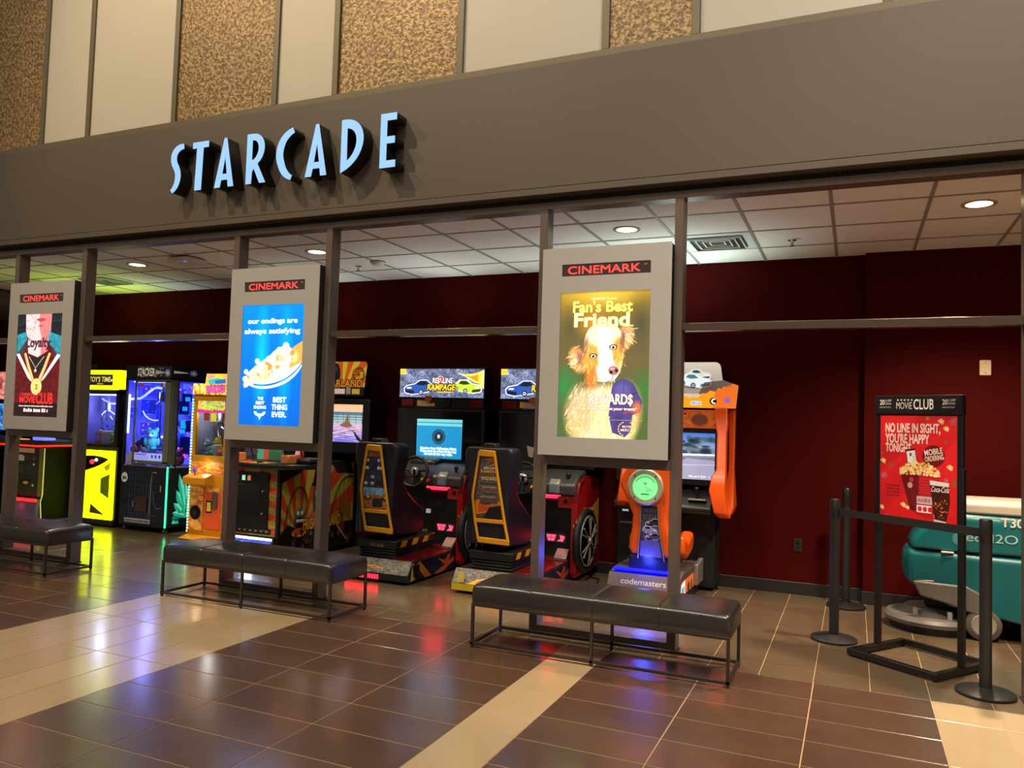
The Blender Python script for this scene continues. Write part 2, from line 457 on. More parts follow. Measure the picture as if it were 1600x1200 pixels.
# ---- upper wall with the gold and white panels
m_gold = bpy.data.materials.new('gold_mosaic'); m_gold.use_nodes = True
nt = m_gold.node_tree; N = nt.nodes; L = nt.links; p = N['Principled BSDF']
tc = N.new('ShaderNodeTexCoord'); nz = N.new('ShaderNodeTexNoise'); nz.inputs['Scale'].default_value = 34; nz.inputs['Detail'].default_value = 2; nz.inputs['Distortion'].default_value = .6
n2 = N.new('ShaderNodeTexNoise'); n2.inputs['Scale'].default_value = 2.2
L.new(tc.outputs['Object'], nz.inputs['Vector']); L.new(tc.outputs['Object'], n2.inputs['Vector'])
cr_ = N.new('ShaderNodeValToRGB'); cr_.color_ramp.elements[0].position = .42; cr_.color_ramp.elements[0].color = S((108, 84, 50)); cr_.color_ramp.elements[1].position = .60; cr_.color_ramp.elements[1].color = S((178, 150, 104))
L.new(nz.outputs['Fac'], cr_.inputs[0])
mx = N.new('ShaderNodeMix'); mx.data_type = 'RGBA'; mx.blend_type = 'MULTIPLY'; mx.inputs['Factor'].default_value = .35
L.new(cr_.outputs[0], mx.inputs['A']); L.new(n2.outputs['Fac'], mx.inputs['B']); L.new(mx.outputs['Result'], p.inputs['Base Color'])
p.inputs['Roughness'].default_value = .42; p.inputs['Metallic'].default_value = .25
b = N.new('ShaderNodeBump'); b.inputs['Strength'].default_value = .5; b.inputs['Distance'].default_value = .01
L.new(nz.outputs['Fac'], b.inputs['Height']); L.new(b.outputs['Normal'], p.inputs['Normal'])
m_wpanel = M('white_wall_panel', (182, 178, 164), .45, var=.03, scale=3)
wf = struct(box('wall_front', m_dark, None, (-13, 4.5, 5.235, 5.40, 3.09, 7.4)))
tr = [-10.0, -8.68, -7.538, -6.874, -5.744, -4.583, -3.953, -2.795, -1.636, -1.004, .168, 1.33, 1.96, 3.1, 4.3]
kinds = 'wgwwgwgwgwwgww'
for i in range(len(tr)-1):
    k = kinds[i]
    box('gold_panel' if k == 'g' else 'white_panel', m_gold if k == 'g' else m_wpanel, wf, (tr[i]+.02, tr[i+1]-.02, 5.205, 5.236, 4.09, 7.35))
for x in tr: box('panel_trim', m_trim, wf, (x-.028, x+.028, 5.185, 5.236, 4.111, 7.38), .003)
box('panel_trim', m_trim, wf, (-13, 4.5, 5.183, 5.236, 4.060, 4.112), .003)
box('fascia_board', m_fascia, wf, (-13, 4.5, 5.12, 5.236, 3.142, 4.036), .003)
box('fascia_lip', m_fascia, wf, (-13, 4.5, 5.113, 5.236, 3.090, 3.138), .003)

# ---- storefront frames
head = anchor('trim_1')
box('header_rail', m_steel, head, (-13, 4.5, YF, YF+.115, 3.002, 3.052), .003)
box('shadow_gap', m_blackm, head, (-13, 4.5, YF+.03, YF+.20, 3.05, 3.10))
FR = [-7.296, -4.429, -1.575, 1.393]
post_me = MB().box(-.03, .03, 0, .115, 0, 3.002).mesh('post'); post_me.materials.append(m_steel)
for i, fx in enumerate(FR):
    a = anchor('trim_%d' % (i+2), (fx, YF, 0))
    for sx in (-1, 1):
        o = bpy.data.objects.new('post', post_me); COL.objects.link(o); o.parent = a; o.location = (sx*.487, 0, 0)
        bm = o.modifiers.new('bevel', 'BEVEL'); bm.width = .003
    box('sill_rail', m_steel, a, (-.457, .457, 0, .115, 0, .055), .003)
    if i < 3: box('lower_rail', m_steel, a, (-.457, .457, .0, .09, 1.175, 1.243), .003)
    box('shoe_plate', m_blackm, a, (-.525, .525, -.004, .12, 0, .006))
mid = anchor('trim_7')
for (a, b) in ((-12.2, FR[0]-.517), (FR[0]+.517, FR[1]-.517), (FR[1]+.517, FR[2]-.517), (FR[2]+.517, FR[3]-.517)):
    box('middle_rail', M('rail_metal', (112, 98, 86), .25, metal=.75, var=.05), mid, (a, b, YF+.012, YF+.10, 2.108, 2.160), .003)

# ================================================================ ceiling things
def downlight(x, y, label, power, col=(1, .80, .55), cone=96):
    t = thing('recessed_downlight', label, 'light', (x, y, ZC), group='round recessed ceiling lights')
    MB().lathe([(.082, .03), (.082, -.004), (.108, -.004), (.110, .0), (.110, .004)], n=32).build('trim_ring', M('lamp_ring', (196, 180, 150), .3, metal=.3), t, smooth=True)
    MB().lathe([(.0001, -.010), (.05, -.009), (.083, -.003), (.083, .002)], n=32).build('lamp_lens', M('lamp_lens', (255, 235, 200), .4, es=5, ecol=(255, 226, 178)), t)
    l = lamp('SPOT', 'downlight_beam', (x, y, ZC-.03), (x, y, 0), power, col, .08, cone, .7)
downlight(-7.11, 6.05, 'round lit ceiling downlight above the yellow glowing crane machine', 150)
downlight(-4.735, 6.05, 'round lit ceiling downlight just beside the blue poster lightbox top', 140)
downlight(-1.69, 6.05, 'round lit ceiling downlight above the dog poster lightbox', 190, (1, .88, .68))
downlight(.756, 6.04, 'round warm ceiling downlight above the floor scrubber corner', 480, (1, .74, .50), 130)
def vent(x, y, label, w=.59):
    t = thing('ceiling_vent', label, 'vent', (x, y, ZC))
    h = w/2
    box('face_plate', M('vent_plate', (214, 224, 226), .5), t, (-h, h, -h, h, -.002, .012), .002)
    fr = MB()
    for k in range(4):
        r = .215-.05*k; q = r-.012
        for (a, b, c, d) in ((-r, r, -r, -q), (-r, r, q, r), (-r, -q, -q, q), (q, r, -q, q)): fr.box(a, b, c, d, -.022+.004*k, .0)
    fr.build('louver', M('vent_louver', (206, 210, 208), .45), t)
    box('duct_throat', m_blackm, t, (-.222, .222, -.222, .222, -.0035, .001))
vent(-1.075, 6.695, 'square white ceiling air diffuser behind the storefront post')
vent(-8.395, 6.695, 'ceiling air diffuser lit yellow-green beside the red hoodie poster')
def sprinkler(x, y, label):
    t = thing('fire_sprinkler', label, 'sprinkler', (x, y, ZC))
    MB().lathe([(.035, 0), (.035, -.006), (.012, -.01), (.010, -.035), (.004, -.04)], n=16).build('escutcheon', m_chrome, t, smooth=True)
    MB().lathe([(.0001, -.052), (.022, -.050), (.022, -.046), (.0001, -.046)], n=16).build('deflector', m_chrome, t)
    [MB().box(x-.0015, x+.0015, -.002, .002, -.048, -.02).build('frame_arm', m_chrome, t) for x in (-.0125, .0125)]
sprinkler(-.486, 6.767, 'small pendent fire sprinkler near the white air diffuser')
sprinkler(-4.743, 6.747, 'small pendent fire sprinkler beside the smoke detector')
t = thing('smoke_detector', 'white dome smoke detector on the ceiling in the middle bay', 'detector', (-4.416, 6.609, ZC))
MB().lathe([(.075, 0), (.075, -.012), (.062, -.03), (.045, -.042), (.0001, -.045)], n=28).build('housing', m_white, t, smooth=True)
MB().lathe([(.078, .0), (.078, -.008), (.070, -.008)], n=28).build('base_ring', M('detector_ring', (150, 110, 90), .5), t)
t = thing('wireless_access_point', 'white wireless access point with a blue light on the ceiling', 'device', (-6.26, 5.93, ZC))
MB().prism(rrect(-.15, .15, -.15, .15, .06, 6), 'z', -.055, -.012).build('housing', m_white, t, .012, smooth=True)
box('mount_bracket', m_blackm, t, (-.10, .10, -.10, .10, -.012, 0))
MB().lathe([(.0001, -.0565), (.010, -.0565)], c=(.06, -.09, 0), n=12).build('status_light', M('blue_led', (40, 70, 255), .4, es=6), t)
# ---- wall plates
t = thing('blank_wall_plate', 'cream blank cover plate high on the right maroon wall', 'wall plate', (.98, YB-.10, 2.03))
MB().prism(rrect(-.041, .041, -.062, .062, .008), 'y', -.007, 0).build('plate', M('cream_plate', (236, 214, 178), .4), t, .002)
for z in (-.042, .042): MB().lathe([(.0001, -.0085), (.0045, -.0085), (.0045, -.006)], c=(0, 0, z), ax='y', n=10).build('screw', m_silver, t)
t = thing('power_outlet', 'dark brown duplex outlet low on the maroon back wall', 'outlet', (-.46, YB, .44))
MB().prism(rrect(-.036, .036, -.058, .058, .006), 'y', -.006, 0).build('plate', M('brown_plate', (46, 36, 32), .4), t, .002)
for z in (-.022, .022):
    MB().prism(rrect(-.017, .017, z-.014, z+.014, .006), 'y', -.009, -.005).build('receptacle', m_black, t)
# ================================================================ STARCADE letters
def letters():
    out = {}
    H = .42
    cl = bez((.135, .405), (.02, .40), (-.005, .30), (.055, .225), 8)+bez((.055, .225), (.10, .16), (.085, .06), (.012, .012), 8)[1:]
    out['S'] = (-5.507, [stroke(cl, [.022, .026, .029, .031, .032, .032, .032, .031, .030, .030, .030, .030, .029, .027, .025, .022, .018][:len(cl)])])
    out['T'] = (-5.263, [[(0, .42), (.176, .42), (.176, .368), (.118, .368), (.108, 0), (.036, 0), (.048, .368), (0, .368)]])
    A = [[(0, 0), (.092, .42), (.118, .42), (.207, 0), (.150, 0), (.142, .062), (.072, .062), (.058, 0)], [(.081, .112), (.108, .27), (.134, .112)]]
    out['A'] = (-5.003, A)
    R = [[(0, 0), (0, .42), (.07, .42)]+bez((.07, .42), (.20, .42), (.225, .24), (.115, .165), 10)[1:]+[(.205, 0), (.143, 0), (.078, .13), (.060, .10), (.055, 0)],
         [(.055, .20), (.055, .365), (.075, .365)]+bez((.075, .365), (.145, .35), (.14, .24), (.075, .20), 8)[1:]]
    out['R'] = (-4.661, R)
    C = bez((.160, .402), (.03, .36), (.0, .22), (.045, .13), 9)+bez((.045, .13), (.065, .07), (.10, .03), (.150, .012), 7)[1:]
    out['C'] = (-4.342, [stroke(C, [.022, .026, .029, .031, .033, .034, .034, .034, .034, .033, .032, .031, .030, .028, .026, .022, .020][:len(C)])])
    out['A2'] = (-4.052, A)
    D = [[(0, 0), (0, .42), (.05, .42)]+bez((.05, .42), (.26, .41), (.27, .10), (.0, 0), 14)[1:-1],
         [(.056, .088), (.052, .350), (.07, .348)]+bez((.07, .348), (.175, .32), (.165, .16), (.056, .088), 9)[1:-1]]
    out['D'] = (-3.710, D)
    out['E'] = (-3.348, [[(0, 0), (0, .42), (.140, .42), (.140, .366), (.056, .366), (.056, .240), (.128, .240), (.128, .187), (.056, .187), (.056, .054), (.138, .054), (.138, 0)]])
    return out
m_ret = M('letter_return_black', (22, 20, 19), .35, var=.1)
m_face = M('letter_face_lit', (40, 60, 84), .4, es=1.0, ecol=(160, 208, 254), var=.02)
sign = thing('arcade_sign', 'row of deep black channel letters with glowing pale blue faces', 'sign', (-4.36, 5.12, 3.372))
for k, (x, outl) in letters().items():
    me = flat_mesh(outl, .132)
    o = link_mesh('channel_letter', me, m_ret, sign, (x+4.36, -.132, 0))
    fm = flat_mesh(outl, .006)
    link_mesh('letter_face', fm, m_face, o, (0, -.006, 0))

# ================================================================ poster lightboxes
def brand_strip():
    c = Cv(480, 64, (38, 30, 26)); c.text('CINEMARK', 228, 52, 40, (255, 66, 62), w=392, grow=1); c.text('TM', 452, 22, 9, (255, 66, 62)); return c
def poster_a():
    c = Cv(310, 496, (20, 18, 22))
    c.grad((24, 26, 32), (16, 60, 72), 0, 110); c.grad((40, 140, 160), (30, 110, 128), 70, 240)
    c.poly([(0, 60), (70, 40), (80, 80), (0, 100)], (22, 22, 28)); c.poly([(310, 40), (230, 40), (235, 90), (310, 110)], (22, 24, 30))
    c.poly([(0, 200), (60, 130), (120, 120), (210, 130), (280, 190), (310, 230), (310, 496), (0, 496)], (86, 14, 20))     # hoodie
    c.noise(.25, 9, 3)
    c.poly([(52, 0), (235, 0), (232, 70), (218, 120), (216, 180), (150, 210), (82, 190), (72, 120), (58, 80)], (222, 196, 200))   # neck and jaw
    c.poly([(150, 0), (235, 0), (230, 72), (216, 122), (214, 182), (170, 200), (168, 110), (150, 60)], (226, 120, 122))
    c.poly(bez((60, 92), (84, 132), (150, 148), (224, 96), 10)+bez((224, 112), (160, 168), (90, 150), (64, 110), 10), (150, 84, 92), .55)
    c.poly(bez((128, 26), (150, 16), (176, 16), (196, 28), 8)+bez((196, 28), (176, 42), (150, 42), (128, 26), 8), (196, 64, 74), .95); c.line([(130, 27), (162, 30), (194, 28)], 2, (90, 24, 34)); c.ell(162, 58, 26, 7, (120, 66, 76), .6, .6)
    r = random.Random(21)
    for k in range(420):
        x = r.uniform(60, 232); y = r.uniform(4, 96)
        if abs(x-162) < 40 and y < 50: continue
        c.ell(x, y, r.uniform(.8, 1.8), r.uniform(.8, 1.8), (70, 60, 70), .6)
    for k in range(34):
        x = r.uniform(66, 130) if k % 3 else r.uniform(190, 226); y = r.uniform(10, 118); a = r.uniform(0, 3.1); q = r.uniform(5, 15)
        c.line(bez((x, y), (x+q*math.cos(a), y+q*math.sin(a)), (x+q*math.cos(a+1.4), y+q*math.sin(a+1.4)), (x+q*1.4*math.cos(a+.7), y+q*1.4*math.sin(a+.7)), 6), r.uniform(1.5, 3.2), (78, 92, 108), .8)
    c.text('Loyalty', 150, 160, 44, (44, 26, 40), .03, w=170, shear=.08)
    c.poly([(90, 200), (150, 214), (212, 190), (190, 260), (150, 300), (110, 250)], (28, 28, 30))
    for x0, s in ((60, 1), (236, -1)):
        c.line([(x0, 190), (x0+s*30, 260), (x0+s*70, 340)], 14, (214, 170, 92)); c.line([(x0+6*s, 190), (x0+s*40, 260), (x0+s*78, 330)], 4, (255, 236, 180))
        for j in range(16):
            c.ell(x0+s*(4+j*4.6), 192+j*9.6, 6, 4, (250, 220, 140), .9, .3, .6*s); c.ell(x0+s*(4+j*4.6), 194+j*9.6, 3, 2, (110, 66, 22), .9, .3)
    c.poly([(0, 196), (20, 190), (104, 300), (118, 330), (90, 310)], (246, 240, 240)); c.poly([(310, 200), (286, 194), (200, 300), (180, 330), (206, 312)], (246, 240, 240))
    c.line([(90, 206), (140, 262), (196, 206)], 3, (240, 230, 200)); c.poly(([(140+12*math.cos(a)*(1 if i % 2 else .45), 274+12*math.sin(a)*(1 if i % 2 else .45)) for i, a in enumerate([k*math.pi/5 for k in range(10)])]), (245, 225, 160))
    c.ell(152, 352, 40, 42, (150, 96, 30)); c.ell(152, 352, 37, 39, (255, 232, 150)); c.ell(152, 352, 28, 30, (206, 154, 62)); c.ell(152, 352, 24, 26, (250, 222, 130)); c.poly([(140, 336), (166, 342), (158, 352), (166, 364), (140, 370), (150, 352)], (176, 120, 40))
    c.ell(30, 150, 60, 90, (40, 150, 175), .35, .9); c.ell(290, 160, 50, 80, (40, 150, 175), .35, .9)
    c.grad((40, 14, 18), (14, 10, 12), 400, 496) if False else None
    c.poly([(0, 430), (310, 430), (310, 496), (0, 496)], (26, 14, 16), .85)
    c.text('CINEMARK', 94, 396, 13, (236, 60, 50), .01, w=112); c.text('MOVIE', 96, 430, 30, (226, 44, 38), .03, w=112); c.text('CLUB', 214, 432, 50, (226, 44, 38), .03, w=116)
    c.blocks(36, 449, 276, 7, (245, 240, 238)); c.blocks(72, 474, 242, 18, (250, 246, 244), 6)
    return c
def poster_b():
    c = Cv(310, 496, (0, 100, 200)); c.grad((0, 106, 206), (0, 78, 166))
    c.ell(105, 240, 46, 300, (0, 186, 236), .75, 1.0); c.ell(225, 240, 44, 300, (0, 174, 232), .65, 1.0)  # glow of the tubes behind the sheet, painted as two pale columns
    c.text('our endings are', 152, 76, 20, (255, 255, 255), .025, w=252); c.text('always satisfying', 152, 118, 20, (255, 255, 255), .025, w=282)
    r = random.Random(3)
    c.poly(bez((22, 300), (70, 352), (250, 334), (310, 232), 14)+[(310, 190), (270, 214)], (196, 192, 206)); c.poly(bez((40, 322), (110, 356), (256, 328), (310, 240), 14)+bez((310, 250), (262, 344), (110, 366), (40, 330), 14), (198, 196, 216))
    c.poly([(262, 176), (310, 150), (310, 236), (246, 262)], (206, 136, 60)); c.ell(268, 216, 26, 30, (250, 200, 130), .8, .6)
    c.poly(bez((26, 304), (40, 262), (110, 236), (150, 206), 10)+bez((150, 206), (190, 166), (240, 160), (266, 190), 8)+bez((266, 200), (262, 268), (120, 332), (40, 318), 10), (208, 194, 172))
    for k in range(64):
        t = r.random(); x = 36+t*230; y0 = 300-t*112; y = y0+r.uniform(-14, 46)*(1-.6*abs(t-.5)); q = r.uniform(8, 20)
        c.ell(x+2, y+3, q, q*.8, (216, 190, 160), .6, .5, r.random()*3); c.ell(x, y, q, q*.78, r.choice([(214, 204, 192), (206, 192, 168), (196, 164, 120), (216, 208, 200), (186, 118, 62)]), .95, .4, r.random()*3)
    for x, y, q in ((24, 306, 15), (28, 276, 13), (30, 330, 12), (84, 232, 14), (226, 170, 18), (192, 186, 15), (140, 222, 14)): c.ell(x+2, y+3, q, q*.9, (214, 200, 190), .7, .4); c.ell(x, y, q, q*.9, (218, 210, 200), 1, .3)
    c.ell(130, 300, 30, 16, (240, 170, 110), .7, .6); c.ell(24, 330, 10, 18, (244, 170, 90), .8, .5)
    c.ell(108, 408, 40, 42, (0, 60, 130), .5, .6)
    for i, s in enumerate(('THE', 'BEST', 'ENDING')): c.text(s, 108, 392+i*18, 12, (245, 252, 255), .03, w=(30, 44, 62)[i])
    c.poly(arc(108, 440, 30, 20, 0, 180, 12)+arc(108, 440, 18, 9, 180, 0, 12), (245, 252, 255)); c.poly([(98, 452), (118, 452), (108, 474)], (245, 252, 255))
    for i, s in enumerate(('BEST', 'THING', 'EVER.')): c.text(s, 206, 400+i*30, 20, (250, 253, 255), .03, w=(66, 78, 72)[i])
    return c
def poster_c():
    c = Cv(310, 496, (110, 92, 40)); c.grad((150, 122, 40), (96, 84, 54), 0, 200); c.grad((96, 84, 54), (66, 92, 48), 200, 496)
    c.ell(150, 0, 170, 70, (236, 206, 70), .8, 1); c.ell(40, 120, 80, 90, (66, 72, 52), .8, 1); c.ell(280, 110, 70, 120, (56, 60, 50), .8, 1); c.ell(110, 110, 70, 60, (214, 140, 40), .6, 1)
    c.ell(20, 320, 70, 90, (40, 126, 62), .9, 1); c.ell(300, 330, 60, 90, (52, 108, 50), .9, 1); c.ell(120, 230, 60, 60, (120, 110, 60), .5, 1)
    W_, O_, B_ = (255, 248, 236), (226, 148, 62), (150, 84, 34)
    r = random.Random(5)
    def fur(cx, cy, rx, ry, n, L_, cols, al=.55, down=1.2):
        for k in range(n):
            a = r.uniform(0, 6.28); q = r.random()**.5; x = cx+rx*q*math.cos(a); y = cy+ry*q*math.sin(a)
            dx = (x-cx)/rx*L_*.6+r.uniform(-3, 3); dy = L_*down*r.uniform(.5, 1)
            c.line([(x, y), (x+dx*.5, y+dy*.5), (x+dx, y+dy)], r.uniform(1.4, 2.8), r.choice(cols), al)
    c.ell(158, 440, 126, 140, (226, 200, 158), 1, .25); c.ell(80, 420, 66, 120, (206, 170, 122), .9, .5); c.ell(236, 400, 62, 110, (226, 184, 116), .9, .5)
    fur(150, 390, 120, 110, 420, 22, [(255, 246, 230), (240, 214, 168), (206, 164, 106), (250, 232, 200), (190, 140, 84)])
    for (ex, ey, sx) in ((66, 222, -1), (226, 150, 1)):       # floppy ears with loose fringes
        c.ell(ex, ey+10, 34, 54, (214, 150, 84), 1, .35, .35*sx)
        for k in range(90):
            a = r.uniform(0, 6.28); q = r.random(); x = ex+26*q*math.cos(a); y = ey+44*q*math.sin(a)
            c.line([(x, y), (x+sx*r.uniform(4, 24), y+r.uniform(-4, 20))], r.uniform(1.2, 2.6), r.choice([(255, 236, 204), (206, 130, 66), (176, 100, 56), (255, 244, 226), (236, 180, 110)]), .75)
        c.ell(ex-8*sx, ey+4, 15, 34, (120, 84, 80), .75, .6, .3*sx)
    c.poly(bez((86, 200), (84, 120), (120, 104), (156, 108), 10)+bez((156, 108), (200, 104), (220, 130), (222, 190), 10)+bez((222, 190), (226, 250), (212, 290), (186, 306), 8)+bez((150, 306), (110, 310), (92, 262), (86, 200), 8), (244, 222, 186))
    c.ell(112, 226, 36, 62, O_, 1, .4, -.1); c.ell(204, 206, 26, 62, O_, 1, .4, .1); c.ell(116, 290, 28, 44, (196, 108, 40), .9, .45); c.ell(90, 190, 14, 52, (104, 74, 66), .7, .6, .2); c.ell(218, 176, 12, 40, (96, 70, 66), .7, .6)
    fur(116, 240, 34, 70, 130, 12, [(244, 176, 92), (190, 106, 40), (255, 214, 150)], .6); fur(204, 220, 22, 60, 80, 12, [(244, 176, 92), (190, 106, 40), (255, 214, 150)], .6)
    c.poly(bez((142, 110), (132, 190), (142, 240), (140, 290), 8)+bez((204, 276), (186, 230), (178, 190), (174, 110), 8), W_, .95)
    c.ell(170, 272, 40, 36, W_, 1, .35); fur(168, 262, 34, 34, 60, 9, [(226, 206, 190), (255, 252, 246)], .5)
    for ex, ey in ((120, 220), (188, 190)): c.ell(ex, ey, 14, 10, (84, 46, 26)); c.ell(ex, ey, 10.5, 8.5, (196, 206, 170)); c.ell(ex, ey, 5, 5.5, (24, 18, 18)); c.ell(ex-3, ey-3, 2.4, 2.4, (255, 255, 255)); c.line(bez((ex-14, ey-2), (ex-8, ey-11), (ex+8, ey-11), (ex+14, ey-3), 6), 2.4, (60, 34, 22))
    c.ell(191, 268, 21, 18, (150, 104, 112), 1, .25, .2); c.ell(187, 262, 10, 6, (206, 166, 172), .8, .6); c.ell(183, 274, 6, 7, (46, 26, 34), 1, .3); c.ell(201, 268, 6, 7, (46, 26, 34), 1, .3); c.line([(190, 284), (186, 300), (168, 308)], 2.6, (110, 70, 66))
    c.poly(bez((186, 330), (192, 284), (258, 284), (272, 336), 10)+[(290, 372), (284, 404), (258, 416), (254, 470), (234, 490), (192, 476), (178, 420)], (70, 62, 122))
    c.ell(222, 336, 36, 38, (92, 86, 156), .8, .6); c.ell(272, 392, 20, 30, (196, 104, 60), .9, .6); c.line(bez((186, 352), (214, 366), (250, 352), (274, 338), 8), 2.4, (48, 42, 92)); c.line([(228, 294), (226, 420)], 1.6, (54, 48, 100)); c.ell(214, 444, 24, 40, (60, 52, 108), .8, .5); c.line([(226, 412), (246, 404), (262, 408)], 3, (196, 60, 50))
    c.text('CINEMARK Presents', 152, 27, 7, (250, 246, 220), .01, w=88)
    c.text("Fan's Best", 148, 68, 36, (252, 232, 116), .03, w=206, out=(1, (150, 110, 30))); c.text('Friend', 146, 117, 44, (255, 242, 170), .035, w=192, out=(1, (150, 110, 30)))
    c.text('MOVIE', 84, 380, 24, (250, 236, 206), .0, w=52, out=(1, (150, 110, 60))); c.text('REWARD$', 184, 380, 32, (255, 250, 232), .02, w=148, out=(1, (140, 100, 60)))
    c.text('"Sign up today and get your treats"', 160, 400, 8, (255, 252, 240), .02, w=224, out=(1, (150, 110, 70))); c.blocks(122, 427, 184, 6, (232, 196, 110), 2); c.rect(20, 433, 292, 434, (214, 176, 100))
    for x in (60, 150, 240):
        for k in range(7):
            for sx in (-1, 1):
                a = math.radians(-60+k*20); c.ell(x+sx*28*math.cos(a), 462+24*math.sin(a), 5, 2.4, (240, 214, 100), .95, .3, sx*(a+1.4))
    for (x, a, b) in ((60, 'SNACKS', 'TICKETS'), (150, 'SNACK', 'REWARDS'), (240, 'MOVIE', 'MERCH')): (c.blocks(x-17, 458, x+17, 7, (250, 232, 150), int(x)), c.blocks(x-22, 470, x+22, 8, (250, 232, 150), int(x)+1)) if x == 150 else (c.text(a, x, 458, 7, (250, 232, 150), .01, w=30) if x == 240 else 0, c.text(b, x, 470, 8, (250, 232, 150), .01, w=40))
    return c
m_boxface = M('lightbox_face', (178, 178, 176), .30, var=.02)
m_boxside = M('lightbox_side', (44, 40, 42), .45)
m_strip = brand_strip().mat('brand_strip_print', 1.25, .3)
def lightbox(fx, label, art, es):
    t = thing('poster_lightbox', label, 'lightbox', (fx, YF-.07, 1.247), group='storefront poster lightboxes')
    box('cabinet', m_boxside, t, (-.452, .452, .006, .165, .0, 1.447), .004)
    # front plate with two openings
    px, ps = (-.318, .320, .128, 1.131), (-.312, .318, 1.246, 1.330)
    me = flat_mesh([[(-.458, 0), (.458, 0), (.458, 1.447), (-.458, 1.447)], [(px[0], px[2]), (px[1], px[2]), (px[1], px[3]), (px[0], px[3])], [(ps[0], ps[2]), (ps[1], ps[2]), (ps[1], ps[3]), (ps[0], ps[3])]], .008)
    link_mesh('face_plate', me, m_boxface, t, (0, -.003, 0))
    front('backlit_poster', px[0], px[1], px[2], px[3], .0035, art.mat('poster_print', es, .25), t)
    front('brand_strip', ps[0], ps[1], ps[2], ps[3], .0035, m_strip, t, label='black strip with glowing red capitals')
    for z in (.42, .86):
        MB().lathe([(.0001, .4545), (.006, .4545), (.006, .451)], c=(0, .09, z+.1), ax='x', n=10).build('screw', m_chrome, t)
lightbox(FR[0], 'lightbox poster of a tattooed neck with gold chains and red hoodie', poster_a(), 1.15)
lightbox(FR[1], 'lightbox with a bright blue poster of a dessert on a spoon', poster_b(), 1.9)
lightbox(FR[2], 'lightbox poster of a white and tan dog holding a cap', poster_c(), 1.12)

# ================================================================ benches
m_leather = M('black_leather', (36, 36, 38), .30, var=.14, scale=6, spec=.95, bump=.05, bscale=160)
m_seam = M('leather_piping', (30, 29, 30), .45)
m_bframe = M('bench_frame_metal', (74, 66, 62), .34, metal=.6, var=.06)
def bench(x0, y0, label):
    Lb, Db = 1.645, .47
    t = thing('bench', label, 'bench', (x0+Lb/2, y0+Db/2, 0), group='black benches in front of the storefront')
    h, d = Lb/2, Db/2
    n = 4; w = Lb/n; R_ = .030
    xs_ = sorted({-h+R_+(Lb-2*R_)*i/24 for i in range(25)} | {-h+i*w+e for i in range(1, n) for e in (-.014, -.006, 0, .006, .014)})
    secs = [(-h+R_*(1-math.cos(math.radians(a))), R_*(1-math.sin(math.radians(a)))) for a in (8, 30, 50, 70)]+[(x, 0.0) for x in xs_]
    secs += [(-x, i) for x, i in secs[3::-1]]
    rings = []
    for x, ins in secs:
        u = (x+h)/Lb; dip = sum(math.exp(-((x+h-i*w)/.006)**2) for i in range(1, n))
        hy = d-ins-.0015*dip; zt = .402-ins+.010*(1-(2*u-1)**10)-.004*dip
        pts = [(-hy+.006, .286), (-hy, .294), (-hy, .33)]+[(-hy+R_*(1-math.cos(math.radians(q))), zt-R_*(1-math.sin(math.radians(q)))) for q in (0, 22, 45, 68, 90)]
        top = [(yy, zt+.006*(1-(yy/hy)**4)) for yy in (-hy*.6, -hy*.2, hy*.2, hy*.6)]
        rings.append([(x, p[0], p[1]) for p in pts+top+[(-p[0], p[1]) for p in pts[::-1]]])
    MB().loft(rings).build('cushion', m_leather, t, smooth=True)
    for i in range(1, n):
        x = -h+i*w
        MB().tube([(x, -d+.002, .292), (x, -d+.001, .37), (x, -d+.009, .391), (x, -d+.03, .401), (x, 0, .410), (x, d-.03, .401), (x, d-.009, .391), (x, d-.001, .37), (x, d-.002, .292)], .0022, 6).build('seam', m_seam, t)
    MB().tube([(-h+.004, -d+.03, .372), (-h+.004, d-.03, .372), (-h+.014, d-.014, .372)], .0028, 6).build('piping', m_seam, t)
    r = .0095
    for z, nm in ((.276, 'top_rail'), (.028, 'base_rail')):
        q = MB()
        for y in (-d+.012, d-.012): q.box(-h+.004, h-.004, y-r, y+r, z-r, z+r)
        for x in (-h+.0135, h-.0135): q.box(x-r, x+r, -d+.021, d-.021, z-r, z+r)
        q.build(nm, m_bframe, t, .0015)
    for x in (-h+.0135, 0, h-.0135):
        for y in (-d+.012, d-.012):
            l = box('leg', m_bframe, t, (x-r, x+r, y-r, y+r, .006, .267), .0015)
            MB().cyl((x, y, 0), (x, y, .007), .009, n=10).build('foot_pad', m_blackm, l)
bench(-2.278, 4.632, 'black leather bench in front of the dog poster lightbox')
bench(-5.055, 4.672, 'black leather bench below the blue dessert poster lightbox')
bench(-8.03, 4.655, 'black leather bench below the red hoodie poster, cut by the frame edge')
